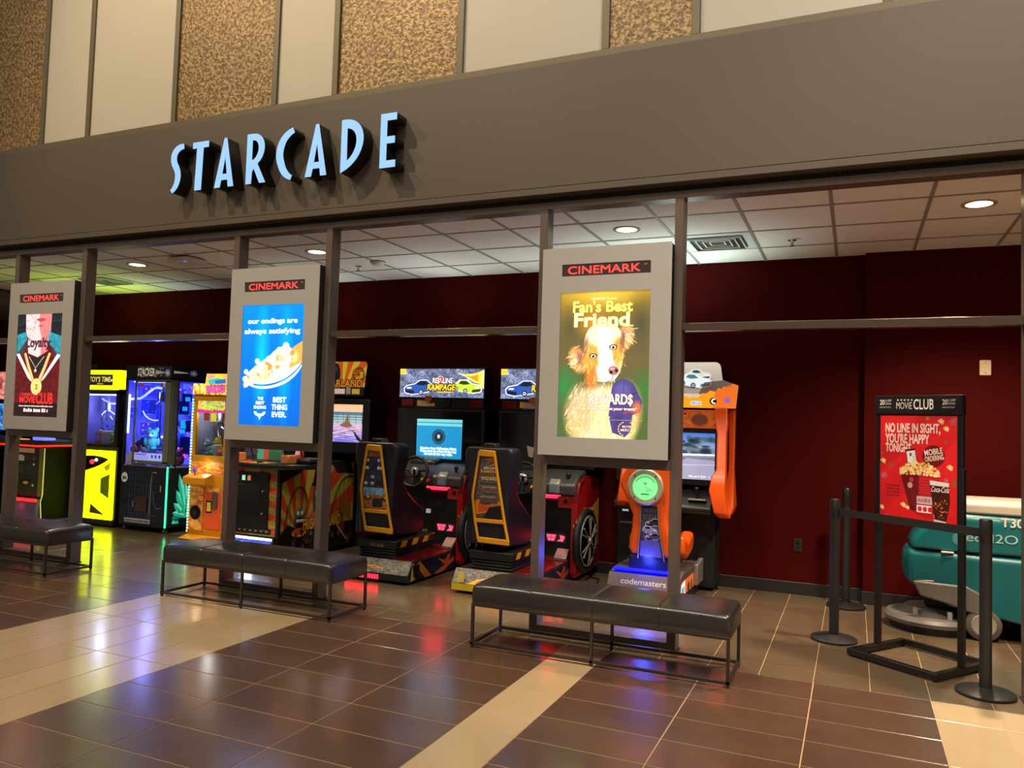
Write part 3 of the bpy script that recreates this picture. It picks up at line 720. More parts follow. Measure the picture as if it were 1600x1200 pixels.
# ================================================================ driving cabinets with yellow seat frames
m_yel = M('yellow_frame_paint', (226, 158, 20), .35, var=.06)
m_navy = M('dark_navy_plastic', (20, 21, 32), .42, var=.12, scale=9)
m_redp = M('red_gloss_paint', (104, 12, 14), .25, var=.08)
m_redled = M('red_led', (255, 30, 40), .4, es=11, ecol=(255, 20, 36))
m_redlens = M('tail_lamp_red', (120, 12, 16), .15, var=.2)
m_paper = M('notice_paper', (214, 200, 186), .7)
m_redcard = M('red_notice_card', (196, 50, 44), .6)
def flame(c, pts, cols=((250, 200, 60), (236, 120, 36), (190, 50, 26))):
    for k, col in enumerate(cols):
        cx = sum(p[0] for p in pts)/len(pts); cy = sum(p[1] for p in pts)/len(pts); f = 1-.28*k
        c.poly([(cx+(x-cx)*f, cy+(y-cy)*f) for x, y in pts], col)
    return c
def car(c, x, y, s, body, dark, flip=1):
    """three-quarter sports car"""
    q = lambda pts: [(x+flip*a*s, y+b*s) for a, b in pts]
    c.poly(q([(-62, 22), (-66, 2), (-54, -10), (-20, -16), (4, -32), (40, -32), (62, -14), (66, 10), (40, 20), (10, 26), (-30, 30)]), (226, 232, 240))
    c.poly(q([(-58, 20), (-62, 4), (-50, -7), (-18, -13), (6, -29), (38, -29), (58, -12), (62, 8), (38, 17), (8, 23), (-30, 27)]), body)
    c.poly(q([(-10, -12), (8, -26), (34, -26), (44, -14), (20, -9)]), dark); c.poly(q([(-60, 8), (-20, 12), (-18, 24), (-56, 20)]), dark)
    c.poly(q([(-50, -2), (-30, -2), (-32, 4), (-52, 4)]), (250, 250, 235))
    for a, b, r in ((12, 18, 11), (54, 8, 9)):
        X, Y = x+flip*a*s, y+b*s
        c.ell(X, Y, r*s, r*s*1.05, (14, 14, 18)); c.ell(X, Y, r*s*.68, r*s*.72, (196, 200, 206)); c.ell(X, Y, r*s*.3, r*s*.3, (60, 60, 66))
        for k in range(5):
            t = k*1.257; c.line([(X, Y), (X+r*s*.62*math.cos(t), Y+r*s*.62*math.sin(t))], 1.5*s*.6, (70, 72, 80))
def rr_marquee():
    c = Cv(420, 132, (92, 100, 128)); c.noise(.35, 5, 2); c.noise(.3, 17, 8)
    for k in range(5): c.line([(10+k*9, 20), (34+k*11, 58)], 2.5, (176, 186, 206), .7); c.line([(286+k*12, 2), (300+k*10, 30)], 2.5, (170, 182, 204), .7)
    flame(c, [(290, 18), (330, 26), (380, 20), (420, 4), (420, 90), (396, 66), (370, 60), (340, 40)], ((255, 236, 120), (255, 190, 50), (246, 130, 30)))
    car(c, 96, 88, 1.15, (40, 74, 150), (20, 24, 34)); car(c, 344, 82, 1.05, (176, 214, 50), (40, 52, 40), -1)
    c.text('RED', 190, 66, 24, (250, 250, 252), .02, w=44, out=(2, (20, 20, 26))); c.text('2', 209, 70, 34, (236, 40, 40), .03, out=(2, (250, 240, 236))); c.text('LINE', 244, 66, 24, (250, 250, 252), .02, w=48, out=(2, (20, 20, 26)))
    c.text('RAMPAGE', 210, 98, 26, (250, 196, 40), .035, w=138, out=(3, (16, 14, 14)), shear=.12); c.blocks(192, 110, 272, 6, (250, 210, 60))
    c.rect(0, 0, 30, 26, (240, 186, 60)); c.blocks(5, 17, 25, 7, (190, 146, 46))
    return c
def rr_screen():
    c = Cv(260, 210, (40, 142, 196)); c.grad((70, 168, 214), (24, 128, 190)); c.rect(0, 0, 260, 36, (120, 214, 222)); c.rect(0, 16, 260, 22, (70, 150, 170)); c.rect(6, 36, 254, 203, (30, 140, 200), .8)
    c.ell(128, 94, 38, 40, (20, 44, 66)); c.ell(128, 94, 33, 35, (70, 120, 140)); c.ell(128, 94, 29, 31, (24, 60, 86)); c.ell(128, 94, 12, 12, (210, 226, 226)); c.poly([(102, 88), (154, 88), (150, 96), (134, 118), (122, 118), (106, 96)], (24, 44, 60)); c.ell(128, 95, 8, 8, (230, 236, 236))
    c.text('Steering Auto Calibration Failed.', 128, 162, 12, (226, 250, 252), .02, w=208, grow=1); c.text('Please turn the wheel all the way', 128, 177, 12, (226, 250, 252), .02, w=208, grow=1); c.text('left and all the way right.', 128, 192, 12, (226, 250, 252), .02, w=163, grow=1)
    return c
def seat_print(k):
    c = Cv(120, 260, (26, 34, 54))
    if k == 0:
        c.grad((30, 44, 74), (36, 48, 70)); c.noise(.5, 8, 4); c.rect(0, 0, 120, 24, (196, 110, 40), .8)
        for i, y in enumerate((34, 70, 110, 140)):
            for j in range(4): c.rect(6+j*28, y, 6+j*28+random.Random(i*7+j).randint(12, 24), y+14, random.Random(i*9+j).choice([(200, 190, 196), (60, 60, 80), (160, 60, 50), (210, 210, 220), (24, 24, 34)]))
        c.rect(0, 166, 120, 210, (120, 168, 214)); c.poly([(0, 214), (40, 196), (80, 200), (120, 190), (120, 260), (0, 260)], (176, 116, 70)); c.ell(24, 212, 16, 14, (40, 40, 44)); c.ell(24, 208, 9, 9, (226, 180, 60)); c.ell(100, 214, 16, 12, (50, 46, 50)); c.ell(102, 209, 8, 7, (226, 180, 60))
        c.rect(46, 214, 90, 254, (40, 34, 38)); c.noise(.3, 5, 6)
    else:
        c.grad((86, 80, 78), (96, 90, 86)); c.noise(.3, 6, 5); flame(c, [(30, 10), (70, 4), (120, 2), (120, 50), (96, 30), (50, 40), (84, 20)], ((236, 140, 60), (206, 84, 36)))
        c.text('RED LINE', 60, 52, 9, (236, 236, 236), .02, w=52); c.text('RAMPAGE', 60, 68, 12, (246, 166, 50), .02, w=76); c.text('WIZARDS', 60, 98, 13, (250, 206, 120), .02, w=74)
        for i in range(6): c.rect(22+(i % 2)*8, 112+i*14, 92-(i % 3)*8, 117+i*14, [(50, 48, 50), (156, 150, 146), (150, 60, 50)][i % 3])
        flame(c, [(0, 190), (40, 206), (80, 200), (120, 186), (110, 206), (70, 226), (40, 240), (0, 250)], ((244, 150, 50), (226, 96, 40))); c.ell(16, 190, 8, 8, (226, 150, 40)); c.ell(100, 192, 8, 8, (226, 150, 40)); c.poly([(60, 214), (120, 200), (120, 260), (40, 260)], (20, 20, 24))
    return c
def base_side():
    c = Cv(380, 60, (30, 32, 46)); c.poly([(60, 0), (150, 60), (100, 60), (30, 10)], (226, 140, 40)); c.poly([(90, 0), (190, 44), (300, 6), (330, 10), (330, 40), (210, 60), (160, 60)], (30, 44, 96)); c.poly([(160, 60), (220, 44), (330, 16), (332, 30), (230, 60)], (214, 90, 40)); c.poly([(190, 6), (250, 22), (270, 4), (290, 4), (280, 36), (240, 34)], (214, 100, 44)); c.poly([(0, 0), (24, 4), (30, 56), (0, 60)], (176, 150, 40)); c.poly([(8, 8), (60, 10), (58, 50), (20, 50)], (18, 18, 22)); return c
def nose_print(k):
    c = Cv(300, 80, (118, 114, 108)); c.noise(.35, 4, 3); c.noise(.25, 15, 4)
    if k == 0:
        c.text('RED LINE', 70, 36, 14, (230, 226, 220), .02, w=84, shear=.2); c.text('RAMPAGE', 74, 56, 16, (246, 180, 50), .03, w=100, shear=.2, out=(1, (30, 26, 24))); flame(c, [(110, 44), (150, 40), (200, 52), (150, 52)])
    else: flame(c, [(60, 80), (90, 52), (130, 40), (190, 40), (170, 60), (190, 80)], ((246, 190, 60), (240, 130, 40), (230, 90, 40)))
    return c
def wing_print():
    c = Cv(90, 260, (158, 22, 24)); flame(c, [(20, 80), (60, 84), (90, 60), (90, 200), (70, 150), (60, 130), (30, 110), (66, 112), (56, 96)], ((246, 196, 60), (240, 170, 50))); c.poly([(40, 92), (70, 96), (62, 120)], (158, 22, 24)); return c
def wheel_ring(parent, x, y, z, r):
    w = MB().tube([(x, y+r*math.cos(a), z+r*math.sin(a)) for a in (2*math.pi*i/40 for i in range(40))], .034, 10, closed=True).build('rear_tyre', m_blackm, parent, smooth=True)
    MB().tube([(x+.030, y+r*.84*math.cos(a), z+r*.84*math.sin(a)) for a in (2*math.pi*i/40 for i in range(40))], .008, 8, closed=True).build('rim', m_silver, w, smooth=True)
    q = MB()
    for i in range(6):
        a = math.pi/2+i*math.pi/3
        for da in (-.14, .14): q.cyl((x+.05, y+.05*math.cos(a), z+.05*math.sin(a)), (x+.045, y+r*.8*math.cos(a+da), z+r*.8*math.sin(a+da)), .007, n=6)
    q.build('spoke', m_silver, w)
    MB().lathe([(.0001, x+.064), (.03, x+.06), (.045, x+.04)], c=(0, y, z), ax='x', n=16).build('hub', m_silver, w)
    MB().lathe([(.0001, x+.02), (r*.80, x+.02)], c=(0, y, z), ax='x', n=32).build('wheel_disc', m_blackm, w)
MQ_A = rr_marquee().mat('driving_marquee_print', 1.7, .25)
def driving_cabinet(x0, y0, label, lit, k):
    t = thing('driving_cabinet', label, 'arcade machine', (x0, y0, 0))
    B = .375
    MB().prism([(0, .025), (0, .085), (.075, .195), (1.48, .195), (1.48, .025)], 'x', -B, B).build('base_platform', m_blackm, t, .006)
    pane('nose_print', [(-B+.006, -.004, .088), (B-.006, -.004, .088), (B-.006, .073, .201), (-B+.006, .073, .201)], nose_print(k).mat('nose_print', 0, .5), t)
    bs = base_side().mat('base_side_print', 0, .3)
    pane('side_print', [(B+.002, .05, .03), (B+.002, 1.0, .03), (B+.002, 1.0, .19), (B+.002, .075, .19)], bs, t, label='blue and orange flame decal')
    if k == 0:
        for i in range(14):
            x = -.27+i*.0255
            MB().prism(rrect(x-.006, x+.006, .032, .072, .005, 3), 'y', -.006, .004).build('tail_light_bar', m_redled, t)
    else:
        front('bumper_stripe', -B+.004, B-.004, .028, .084, -.002, M('yellow_bumper', (214, 190, 40), .5), t)
        front('price_tag', -.31, -.25, .10, .19, -.012, M('yellow_tag', (232, 214, 110), .7), t)
    # rubber feet
    for sx in (-.3, .3):
        for y in (.12, 1.35): MB().cyl((sx, y, 0), (sx, y, .03), .03, n=12).build('foot', m_black, t)
    # seat pedestal with bellows
    xs = -.04 if k == 0 else -.075
    ped = box('seat_pedestal', m_black, t, (xs-.205, xs+.205, .13, .86, .275, .355), .012)
    for i in range(3): box('bellows_fold', m_blackm, ped, (xs-.195+.008*(i % 2), xs+.195-.008*(i % 2), .14, .85, .195+.027*i, .218+.027*i), .008)
    for i in range(3):
        y = .20+i*.2; pane('hazard_stripe', [(xs+.2065, y, .29), (xs+.2065, y+.09, .29), (xs+.2065, y+.13, .345), (xs+.2065, y+.04, .345)], m_yel, ped)
    if k == 0:
        cv = Cv(200, 40, (24, 22, 20)); cv.blocks(30, 32, 170, 22, (130, 108, 48), 5); front('pedestal_badge', xs-.10, xs+.10, .285, .335, .128, cv.mat('pedestal_badge', 0, .5), ped)
    # seat shell: rounded back with wings
    xb = xs-.045
    prof = [(.415, .155, .17), (.65, .175, .19), (.85, .20, .20), (1.0, .215, .20), (1.06, .235, .21), (1.19, .235, .21), (1.225, .222, .19), (1.24, .20, .16)]
    rings = []
    for z, hw, dp in prof:
        y0_ = .10+.02*(z-.4)
        rings.append([(xb-hw, y0_+dp, z), (xb-hw, y0_+.03, z), (xb-hw+.03, y0_, z), (xb+hw-.03, y0_, z), (xb+hw, y0_+.03, z), (xb+hw, y0_+dp, z), (xb+hw*.5, y0_+dp-.05, z), (xb-hw*.5, y0_+dp-.05, z)])
    st = MB().loft(rings).build('seat_back', m_navy, t, .012, smooth=True)
    MB().prism([(xb-.075, 1.225), (xb+.075, 1.225), (xb+.05, 1.278), (xb-.05, 1.278)], 'y', .13, .24).build('headrest_grip', m_black, st, .01)
    side = [(.12, .40), (.12, .95), (.30, .92), (.40, .78), (.58, .66), (.70, .60), (.72, .42), (.60, .36)]
    for sx in (-1, 1): MB().prism(side, 'x', xb+sx*.165-.03, xb+sx*.165+.03).build('seat_wing', m_navy, t, .02, smooth=True)
    box('seat_cushion', m_leather, t, (xb-.135, xb+.135, .25, .72, .40, .52), .03, smooth=True)
    # yellow back frame
    L_ = [(xs-.112, 1.205), (xs-.165, .82), (xs-.135, .62), (xs-.098, .455)]; R_ = [(xs+.028, 1.20), (xs+.100, .82), (xs+.140, .62), (xs+.182, .448)]
    yy = .085
    fr = MB()
    for pth in (L_, R_): fr.tube([(x, yy+.012*(z < .7)*0, z) for x, z in pth], .0125, 8)
    fr.build('back_frame', m_yel, t, smooth=True)
    MB().prism([(xs-.118, 1.165), (xs+.036, 1.16), (xs+.032, 1.215), (xs-.114, 1.22)], 'y', yy-.012, yy+.02).build('frame_top_plate', m_yel, t, .006)
    MB().prism([(xs-.140, .60), (xs+.142, .60), (xs+.135, .635), (xs-.142, .635)], 'y', yy-.01, yy+.015).build('frame_crossbar', m_yel, t, .006)
    MB().prism([(xs-.105, .432), (xs+.19, .425), (xs+.182, .472), (xs-.10, .478)], 'y', yy-.012, yy+.018).build('frame_bottom_bar', m_yel, t, .006)
    pane('seat_print', [(xs-.135, yy+.014, .64), (xs+.132, yy+.014, .64), (xs+.092, yy+.014, .85), (xs+.024, yy+.014, 1.16), (xs-.106, yy+.014, 1.16), (xs-.155, yy+.014, .85)], seat_print(k).mat('seat_print', 0, .3), t)
    # front cabinet, dash and wheel
    box('cabinet_body', m_blackm, t, (-.40, .40, 1.0, 1.52, .195, .90), .012)
    MB().prism([(.86, .80), (.86, .90), (1.0, 1.0), (1.2, 1.03), (1.2, .80)], 'x', -.42, .42).build('dashboard', M('dash_grey', (70, 68, 68), .35, metal=.2), t, .02, smooth=True)
    MB().prism([(.99, .93), (1.02, 1.05), (1.15, 1.08), (1.18, .95)], 'x', -.26, .05).build('instrument_hood', m_black, t, .02, smooth=True)
    MB().prism([(.845, .81), (.845, .91), (.90, .955), (.93, .82)], 'x', .16, .27).build('dash_pod', m_silver, t, .015)
    for (x, col, nm) in ((.0, (226, 190, 30), 'yellow_button'), (.06, (200, 60, 30), 'red_button'), (.215, (30, 120, 170), 'view_button')):
        MB().cyl((x, .865, .865), (x, .842, .862), .016, n=12).build(nm, M(nm, col, .3, es=.3), t)
    cw = (-.09, .83, .94); r = .15; tl = math.radians(14)
    def wp(a, q, dy=0): return (cw[0]+q*math.cos(a), cw[1]+q*math.sin(a)*math.sin(tl)+dy*math.cos(tl), cw[2]+q*math.sin(a)*math.cos(tl)-dy*math.sin(tl))
    sw = MB().tube([wp(2*math.pi*i/36, r) for i in range(36)], .0165, 10, closed=True).build('steering_wheel', m_black, t, smooth=True)
    q = MB()
    for a in (.15, math.pi-.15, -math.pi/2): q.tube([wp(a, .03, .02), wp(a, r, 0)], .014, 6)
    q.build('wheel_spoke', m_blackm, sw)
    MB().ball((cw[0], cw[1]-.0, cw[2]), .052, .03, .052).build('wheel_hub', m_chrome, sw, smooth=True)
    MB().cyl((cw[0], cw[1]+.01, cw[2]), (cw[0], 1.0, .93), .035, n=12).build('wheel_column', m_black, sw)
    MB().cyl((.32, .95, .90), (.33, .93, .98), .012, n=8).ball((.33, .93, .99), .024).build('gear_lever', m_black, t, smooth=True)
    led = box('led_strip', m_redled, t, (-.03, .23, .985, 1.001, .772, .792))
    lamp_o = box('led_grille', m_redled, t, (.02, .20, .986, 1.001, .758, .766))
    cv = Cv(100, 66, (200, 52, 46)); cv.ell(50, 30, 14, 14, (40, 16, 20)); front('red_notice', .215, .36, .675, .782, .984, cv.mat('red_notice', 0.12, .6), t)
    cv = Cv(120, 50, (8, 6, 8)); cv.poly([(4, 8), (62, 8), (50, 42), (14, 42)], (255, 40, 60)); cv.poly([(84, 8), (114, 14), (104, 42), (68, 42), (88, 30)], (255, 40, 60)); cv.line([(34, 8), (30, 42)], 3, (120, 0, 10)); cv.line([(4, 24), (62, 24)], 3, (120, 0, 10))
    front('glowing_emblem', .095, .295, .345, .43, .996, cv.mat('glowing_emblem', 6.0, .4), t, label='glowing red winged emblem')
    q = MB()
    for x in (-.1, .0): q.box(x-.02, x+.02, .975, 1.0, .52, .56)
    q.build('coin_slot', M('coin_slot_lit', (200, 206, 190), .4, es=.4), t)
    box('deck_plate', m_redp, t, (-.36, .365, .84, 1.0, .196, .215), .004)
    box('deck_tread', m_redp, t, (.14, .365, .10, .84, .196, .204), .003)
    MB().prism([(.88, .21), (.88, .225), (.98, .30), (1.0, .21)], 'x', .22, .34).build('foot_step', m_silver, t, .006)
    for x in (-.12, -.02): MB().prism([(.93, .22), (.955, .36), (.97, .36), (.95, .22)], 'x', x-.03, x+.03).build('pedal', m_silver, t, .004)
    for sx in (-1, 1):
        xx = sx*.42
        wg = MB().prism([(.86, .06), (.86, .76), (.92, .92), (1.10, .97), (1.52, .97), (1.52, .06)], 'x', xx-.03, xx+.03).build('side_wing', m_redp, t, .012)
        if sx > 0:
            wpm = wing_print().mat('wing_print', 0, .25)
            pane('wing_print', [(xx+.032, .87, .08), (xx+.032, 1.5, .08), (xx+.032, 1.5, .95), (xx+.032, 1.10, .95), (xx+.032, .87, .76)], wpm, t)
            pane('wing_front_print', [(xx-.028, .857, .10), (xx+.028, .857, .10), (xx+.028, .857, .74), (xx-.028, .857, .74)], wpm, t)
            wheel_ring(t, xx+.032, 1.10, .37, .275)
    # monitor and marquee
    mon = box('monitor_housing', m_black, t, (-.51, .51, 1.16, 1.50, 1.03, 1.575), .012)
    front('screen_glass', -.475, .475, 1.055, 1.55, 1.157, M('dark_screen_glass', (14, 13, 17), .12, spec=.6), mon)
    if lit: front('lit_screen', -.266, .266, 1.062, 1.468, 1.1545, rr_screen().mat('calibration_screen', 1.0, .2), mon, label='bright blue message screen')
    if not lit: pane('white_card', [(-.17, 1.150, 1.13), (-.125, 1.150, 1.12), (-.115, 1.150, 1.22), (-.19, 1.150, 1.235)], m_paper, mon)
    box('camera_bar', m_black, t, (-.49, .49, 1.18, 1.40, 1.575, 1.69), .008)
    front('bar_print', -.29, .02, 1.585, 1.685, 1.178, (lambda c: (c.poly([(0, 10), (60, 14), (80, 30), (140, 24), (200, 40), (0, 40)], (226, 150, 40)), c)[1])(Cv(200, 50, (40, 34, 36))).mat('bar_print', .15, .4), t)
    for sx in (-1, 1): box('tail_lamp', m_redlens, t, (sx*.40-.075, sx*.40+.075, 1.165, 1.2, 1.595, 1.675), .012)
    front('paper_notice', -.24, -.13, 1.60, 1.655, 1.165, m_paper, t); box('camera_module', m_black, t, (-.07, .11, 1.155, 1.2, 1.60, 1.665), .01)
    front('orange_notice', -.18, -.10, 1.655, 1.71, 1.147, M('orange_notice', (206, 96, 50), .6), t)
    box('marquee_box', m_black, t, (-.505, .505, 1.16, 1.36, 1.685, 2.005), .008)
    front('marquee_print', -.495, .495, 1.695, 1.992, 1.157, MQ_A, t, label='backlit title panel with a blue and a lime car')
    return t
driving_cabinet(-3.945, 6.0, 'yellow-framed driving cabinet with the glowing blue message screen', True, 0)
driving_cabinet(-2.765, 6.0, 'yellow-framed driving cabinet with the dark screen, half hidden behind dog poster', False, 1)

# ================================================================ orange racing cabinet
m_or = M('orange_gloss', (238, 92, 22), .28, var=.06)
m_blueled = M('blue_led', (40, 70, 255), .4, es=6)
def grid_cabinet():
    t = thing('racing_cabinet', 'orange racing cabinet with round green medallion seat and blue lights', 'arcade machine', (-1.58, 6.38, 0))
    MB().prism([(0, .02), (0, .12), (.06, .235), (.20, .262), (1.1, .262), (1.1, .02)], 'x', -.30, .30).build('base_platform', M('grey_brown_base', (92, 82, 80), .35), t, .008)
    box('base_plinth', m_black, t, (-.31, .31, -.012, 1.12, .012, .085), .006)
    for x in (-.24, .24):
        for y in (.05, 1.0): MB().cyl((x, y, 0), (x, y, .014), .025, n=12).build('foot', m_black, t)
    cv = Cv(300, 60, (112, 98, 94)); cv.text('codemasters', 150, 40, 22, (222, 214, 210), .01, w=190)
    pane('lip_print', [(-.298, -.003, .122), (.298, -.003, .122), (.298, .057, .238), (-.298, .057, .238)], cv.mat('lip_print', 0, .4), t)
    box('light_strip', M('blue_strip', (30, 30, 255), .4, es=3.2, ecol=(10, 14, 255)), t, (-.27, .27, .065, .17, .2585, .268))
    cv = Cv(200, 80, (196, 90, 30)); cv.poly([(0, 10), (66, 0), (70, 80), (0, 80)], (206, 236, 246)); cv.poly([(14, 60), (22, 24), (36, 20), (34, 54)], (40, 70, 90)); cv.poly([(42, 54), (46, 20), (56, 22), (54, 56)], (40, 70, 90)); cv.ell(120, 40, 18, 22, (60, 40, 34)); cv.ell(165, 36, 14, 20, (60, 40, 34))
    pane('side_print', [(.302, .05, .03), (.302, .62, .03), (.302, .62, .20), (.302, .10, .20)], cv.mat('base_side_lit', .8, .3), t)
    MB().prism([(.60, .09), (.60, .27), (.95, .30), (.95, .09)], 'x', .30, .34).build('floor_rail', m_silver, t, .008)
    # seat
    out = [(-.14, .385), (-.165, .44), (-.14, .60), (-.135, .72), (-.20, .86), (-.255, .97), (-.235, 1.03), (-.19, 1.12), (-.16, 1.26), (.16, 1.26), (.19, 1.12), (.235, 1.03), (.245, .97), (.20, .86), (.165, .72), (.18, .60), (.215, .44), (.20, .37)]
    MB().prism(out, 'y', .14, .26).build('seat_back', m_or, t, .03, smooth=True, seg=3)
    MB().prism([(-.075, .36), (-.06, .60), (-.055, .80), (.085, .80), (.10, .60), (.15, .35)], 'y', .128, .15).build('seat_back_panel', m_black, t, .004)
    cv = Cv(120, 220, (70, 62, 76)); cv.noise(.4, 8, 2); cv.blocks(24, 28, 98, 12, (30, 28, 36), 3)
    for i, y in enumerate((66, 100, 130)): car(cv, 60+(-1)**i*8, y, .62, ((36, 34, 44), (150, 140, 160), (80, 60, 70))[i], (20, 20, 26), (-1)**i)
    cv.poly([(0, 150), (60, 142), (120, 154), (120, 220), (0, 220)], (90, 84, 120))
    pane('seat_print', [(-.058, .125, .38), (.128, .125, .38), (.092, .125, .60), (.078, .125, .78), (-.048, .125, .78), (-.052, .125, .60)], cv.mat('seat_back_print', 0, .3), t)
    for a in ([(-.075, .36), (-.06, .60), (-.055, .80)], [(.15, .35), (.10, .60), (.085, .80)]):
        MB().tube([(x, .124, z) for x, z in a], .004, 6).build('seat_trim', m_silver, t, smooth=True)
    md = MB().lathe([(.145, .125), (.155, .11), (.142, .098), (.108, .100), (.105, .118)], c=(-.02, 0, .957), ax='y', n=40).build('medallion_ring', M('medallion_ring', (170, 176, 150), .35, metal=.2), t, smooth=True)
    for i in range(4): MB().lathe([(.0001, .0955), (.007, .0965)], c=(-.02+.127*math.cos(.78+i*1.57), 0, .957+.127*math.sin(.78+i*1.57)), ax='y', n=8).build('medallion_bolt', m_black, md)
    cv = Cv(160, 160, (110, 216, 130)); cv.ell(80, 80, 84, 84, (126, 236, 150), .9, .8); cv.poly(arc(80, 70, 66, 58, 200, 340, 14)+arc(80, 74, 60, 52, 340, 200, 14), (20, 70, 40), .4); cv.poly([(56, 120), (104, 120), (108, 130), (52, 130)], (50, 120, 80))
    for k in range(7): cv.poly([(80, 112), (30+k*16, 66+abs(k-3)*8), (44+k*14, 78+abs(k-3)*8)], (70, 176, 100), .8)
    [cv.line([(80, 66), (80+(k-2)*9, 44+abs(k-2)*4)], 2.5, (30, 90, 60)) for k in range(5)]
    disc = [(-.02+.107*math.cos(a), .104, .957+.107*math.sin(a)) for a in (2*math.pi*i/32 for i in range(32))]
    pane('medallion_face', disc, cv.mat('medallion_face', .95, .3), t, label='glowing green medallion face', uv=[(.5+.5*math.cos(2*math.pi*i/32), .5+.5*math.sin(2*math.pi*i/32)) for i in range(32)])
    for sx in (-1, 1):
        MB().prism([(.24, .40), (.26, .56), (.42, .48), (.60, .55), (.66, .55), (.68, .46), (.62, .38), (.40, .34)], 'x', (.185, .29)[0] if sx > 0 else -.19, .29 if sx > 0 else -.10).build('seat_bolster', m_or, t, .03, smooth=True)
    box('seat_cushion', m_leather, t, (-.18, .18, .26, .70, .34, .45), .03, smooth=True)
    MB().prism([(.16, .262), (.16, .38), (.68, .40), (.72, .262)], 'x', -.16, .18).build('seat_pedestal', m_navy, t, .012)
    # cabinet
    box('cabinet_body', m_blackm, t, (-.47, .44, .86, 1.15, .03, .78), .012)
    MB().prism([(.66, .70), (.66, .76), (.86, .90), (1.1, .92), (1.1, .68)], 'x', -.46, .44).build('dashboard', m_black, t, .02, smooth=True)
    MB().cyl((.29, .76, .80), (.29, .75, .90), .011, n=8).ball((.29, .75, .915), .022).build('gear_lever', m_black, t, smooth=True)
    box('lever_plate', m_silver, t, (.22, .38, .70, .84, .815, .83), .004)
    MB().cyl((.10, .655, .755), (.10, .64, .755), .014, n=10).build('start_button', M('green_button', (60, 230, 120), .3, es=2), t)
    front('card_reader', -.42, -.36, .66, .70, .858, M('reader_light', (190, 200, 196), .4, es=.6), t)
    front('card_slot', -.44, -.30, .55, .565, .858, m_silver, t)
    sw = MB().tube([(-.02+.14*math.cos(a), .62+.03*math.sin(a), .83+.13*math.sin(a)) for a in (2*math.pi*i/32 for i in range(32))], .016, 8, closed=True).build('steering_wheel', m_black, t, smooth=True)
    MB().ball((-.02, .62, .83), .045, .03, .045).cyl((-.02, .63, .83), (-.02, .8, .82), .03, n=10).build('wheel_hub', m_black, sw, smooth=True)
    mon = box('monitor_housing', m_black, t, (-.49, .49, .83, 1.15, .94, 1.46), .012)
    cv = Cv(280, 190, (120, 140, 190)); cv.grad((70, 110, 200), (130, 160, 214), 0, 60); cv.grad((110, 112, 150), (64, 66, 96), 100, 190)
    r = random.Random(2)
    for k in range(90): cv.ell(r.uniform(0, 280), r.uniform(20, 84), r.uniform(6, 22), r.uniform(5, 16), r.choice([(36, 60, 70), (60, 90, 96), (96, 120, 130), (28, 40, 60)]), .8, .5)
    cv.poly([(0, 88), (280, 84), (280, 92), (0, 98)], (226, 232, 240)); cv.poly([(0, 98), (280, 92), (280, 100), (0, 108)], (120, 130, 150)); cv.poly([(60, 190), (200, 104), (280, 110), (280, 190)], (150, 154, 186)); cv.line([(20, 140), (280, 128)], 3, (190, 194, 214)); cv.text('PLAYER 1', 236, 182, 8, (250, 250, 250), .02, w=60)
    front('lit_screen', -.43, .43, .995, 1.415, .827, cv.mat('race_screen', .85, .2), mon, label='race track screen')
    # speaker panel and marquee
    cv = Cv(320, 60, (196, 96, 40)); cv.noise(.15, 9, 2); cv.rect(70, 20, 172, 40, (236, 230, 222)); cv.blocks(78, 37, 166, 13, (150, 90, 70), 3); cv.rect(64, 14, 176, 18, (236, 226, 216)); cv.ell(258, 32, 30, 24, (96, 56, 50), .9, .3)
    for a in ((214, 12), (306, 12), (306, 50)): cv.ell(a[0], a[1], 4, 4, (30, 24, 24))
    MB().box(-.48, .48, .82, 1.10, 1.455, 1.625).build('speaker_panel', m_or, t, .008); front('speaker_print', -.475, .475, 1.462, 1.62, .817, cv.mat('speaker_print', .25, .3), t)
    top = [(-.61, 1.645), (.61, 1.645), (.63, 1.85), (.56, 1.875)]+[(.49, 1.90), (.475, 2.0)]+arc(.425, 2.005, .05, .055, 0, 90, 4)+arc(-.425, 2.005, .05, .055, 90, 180, 4)+[(-.475, 2.0), (-.49, 1.90), (-.56, 1.875), (-.63, 1.85)]
    MB().prism(top, 'y', .83, .96).build('marquee_box', m_black, t, .004)
    cv = Cv(500, 160, (196, 186, 170)); cv.grad((206, 198, 184), (150, 136, 124), 0, 110); cv.ell(330, 60, 90, 22, (120, 110, 104), .8, .8)
    car(cv, 362, 44, .62, (206, 214, 208), (60, 70, 76), -1); cv.ell(356, 84, 66, 12, (66, 56, 74), .8, .6); car(cv, 350, 66, .86, (222, 236, 236), (80, 116, 136), -1); cv.poly([(380, 70), (480, 60), (500, 76), (500, 110), (360, 112)], (70, 52, 44), .7)
    r = random.Random(9); edge = [(i*10, 124-(i*10 > 340)*(i*10-340)*.32+r.uniform(-6, 6)) for i in range(51)]
    cv.poly(edge+[(500, 160), (0, 160)], (250, 152, 30)); cv.poly([(420, 100), (500, 66), (500, 160), (410, 160)], (214, 96, 40), .75)
    cv.text('SEGA', 352, 148, 9, (60, 130, 200), .03, w=36, out=(2, (236, 244, 250))); cv.ell(412, 136, 13, 13, (20, 18, 20)); cv.poly(arc(416, 136, 11, 10, 60, 300, 10)+arc(416, 136, 5, 5, 300, 60, 10), (250, 246, 236)); cv.ell(462, 132, 13, 13, (150, 90, 190), .9, .3); cv.rect(272, 118, 300, 136, (238, 90, 30)); cv.rect(268, 142, 306, 154, (180, 80, 50))
    zb, zt = 1.645, 2.06
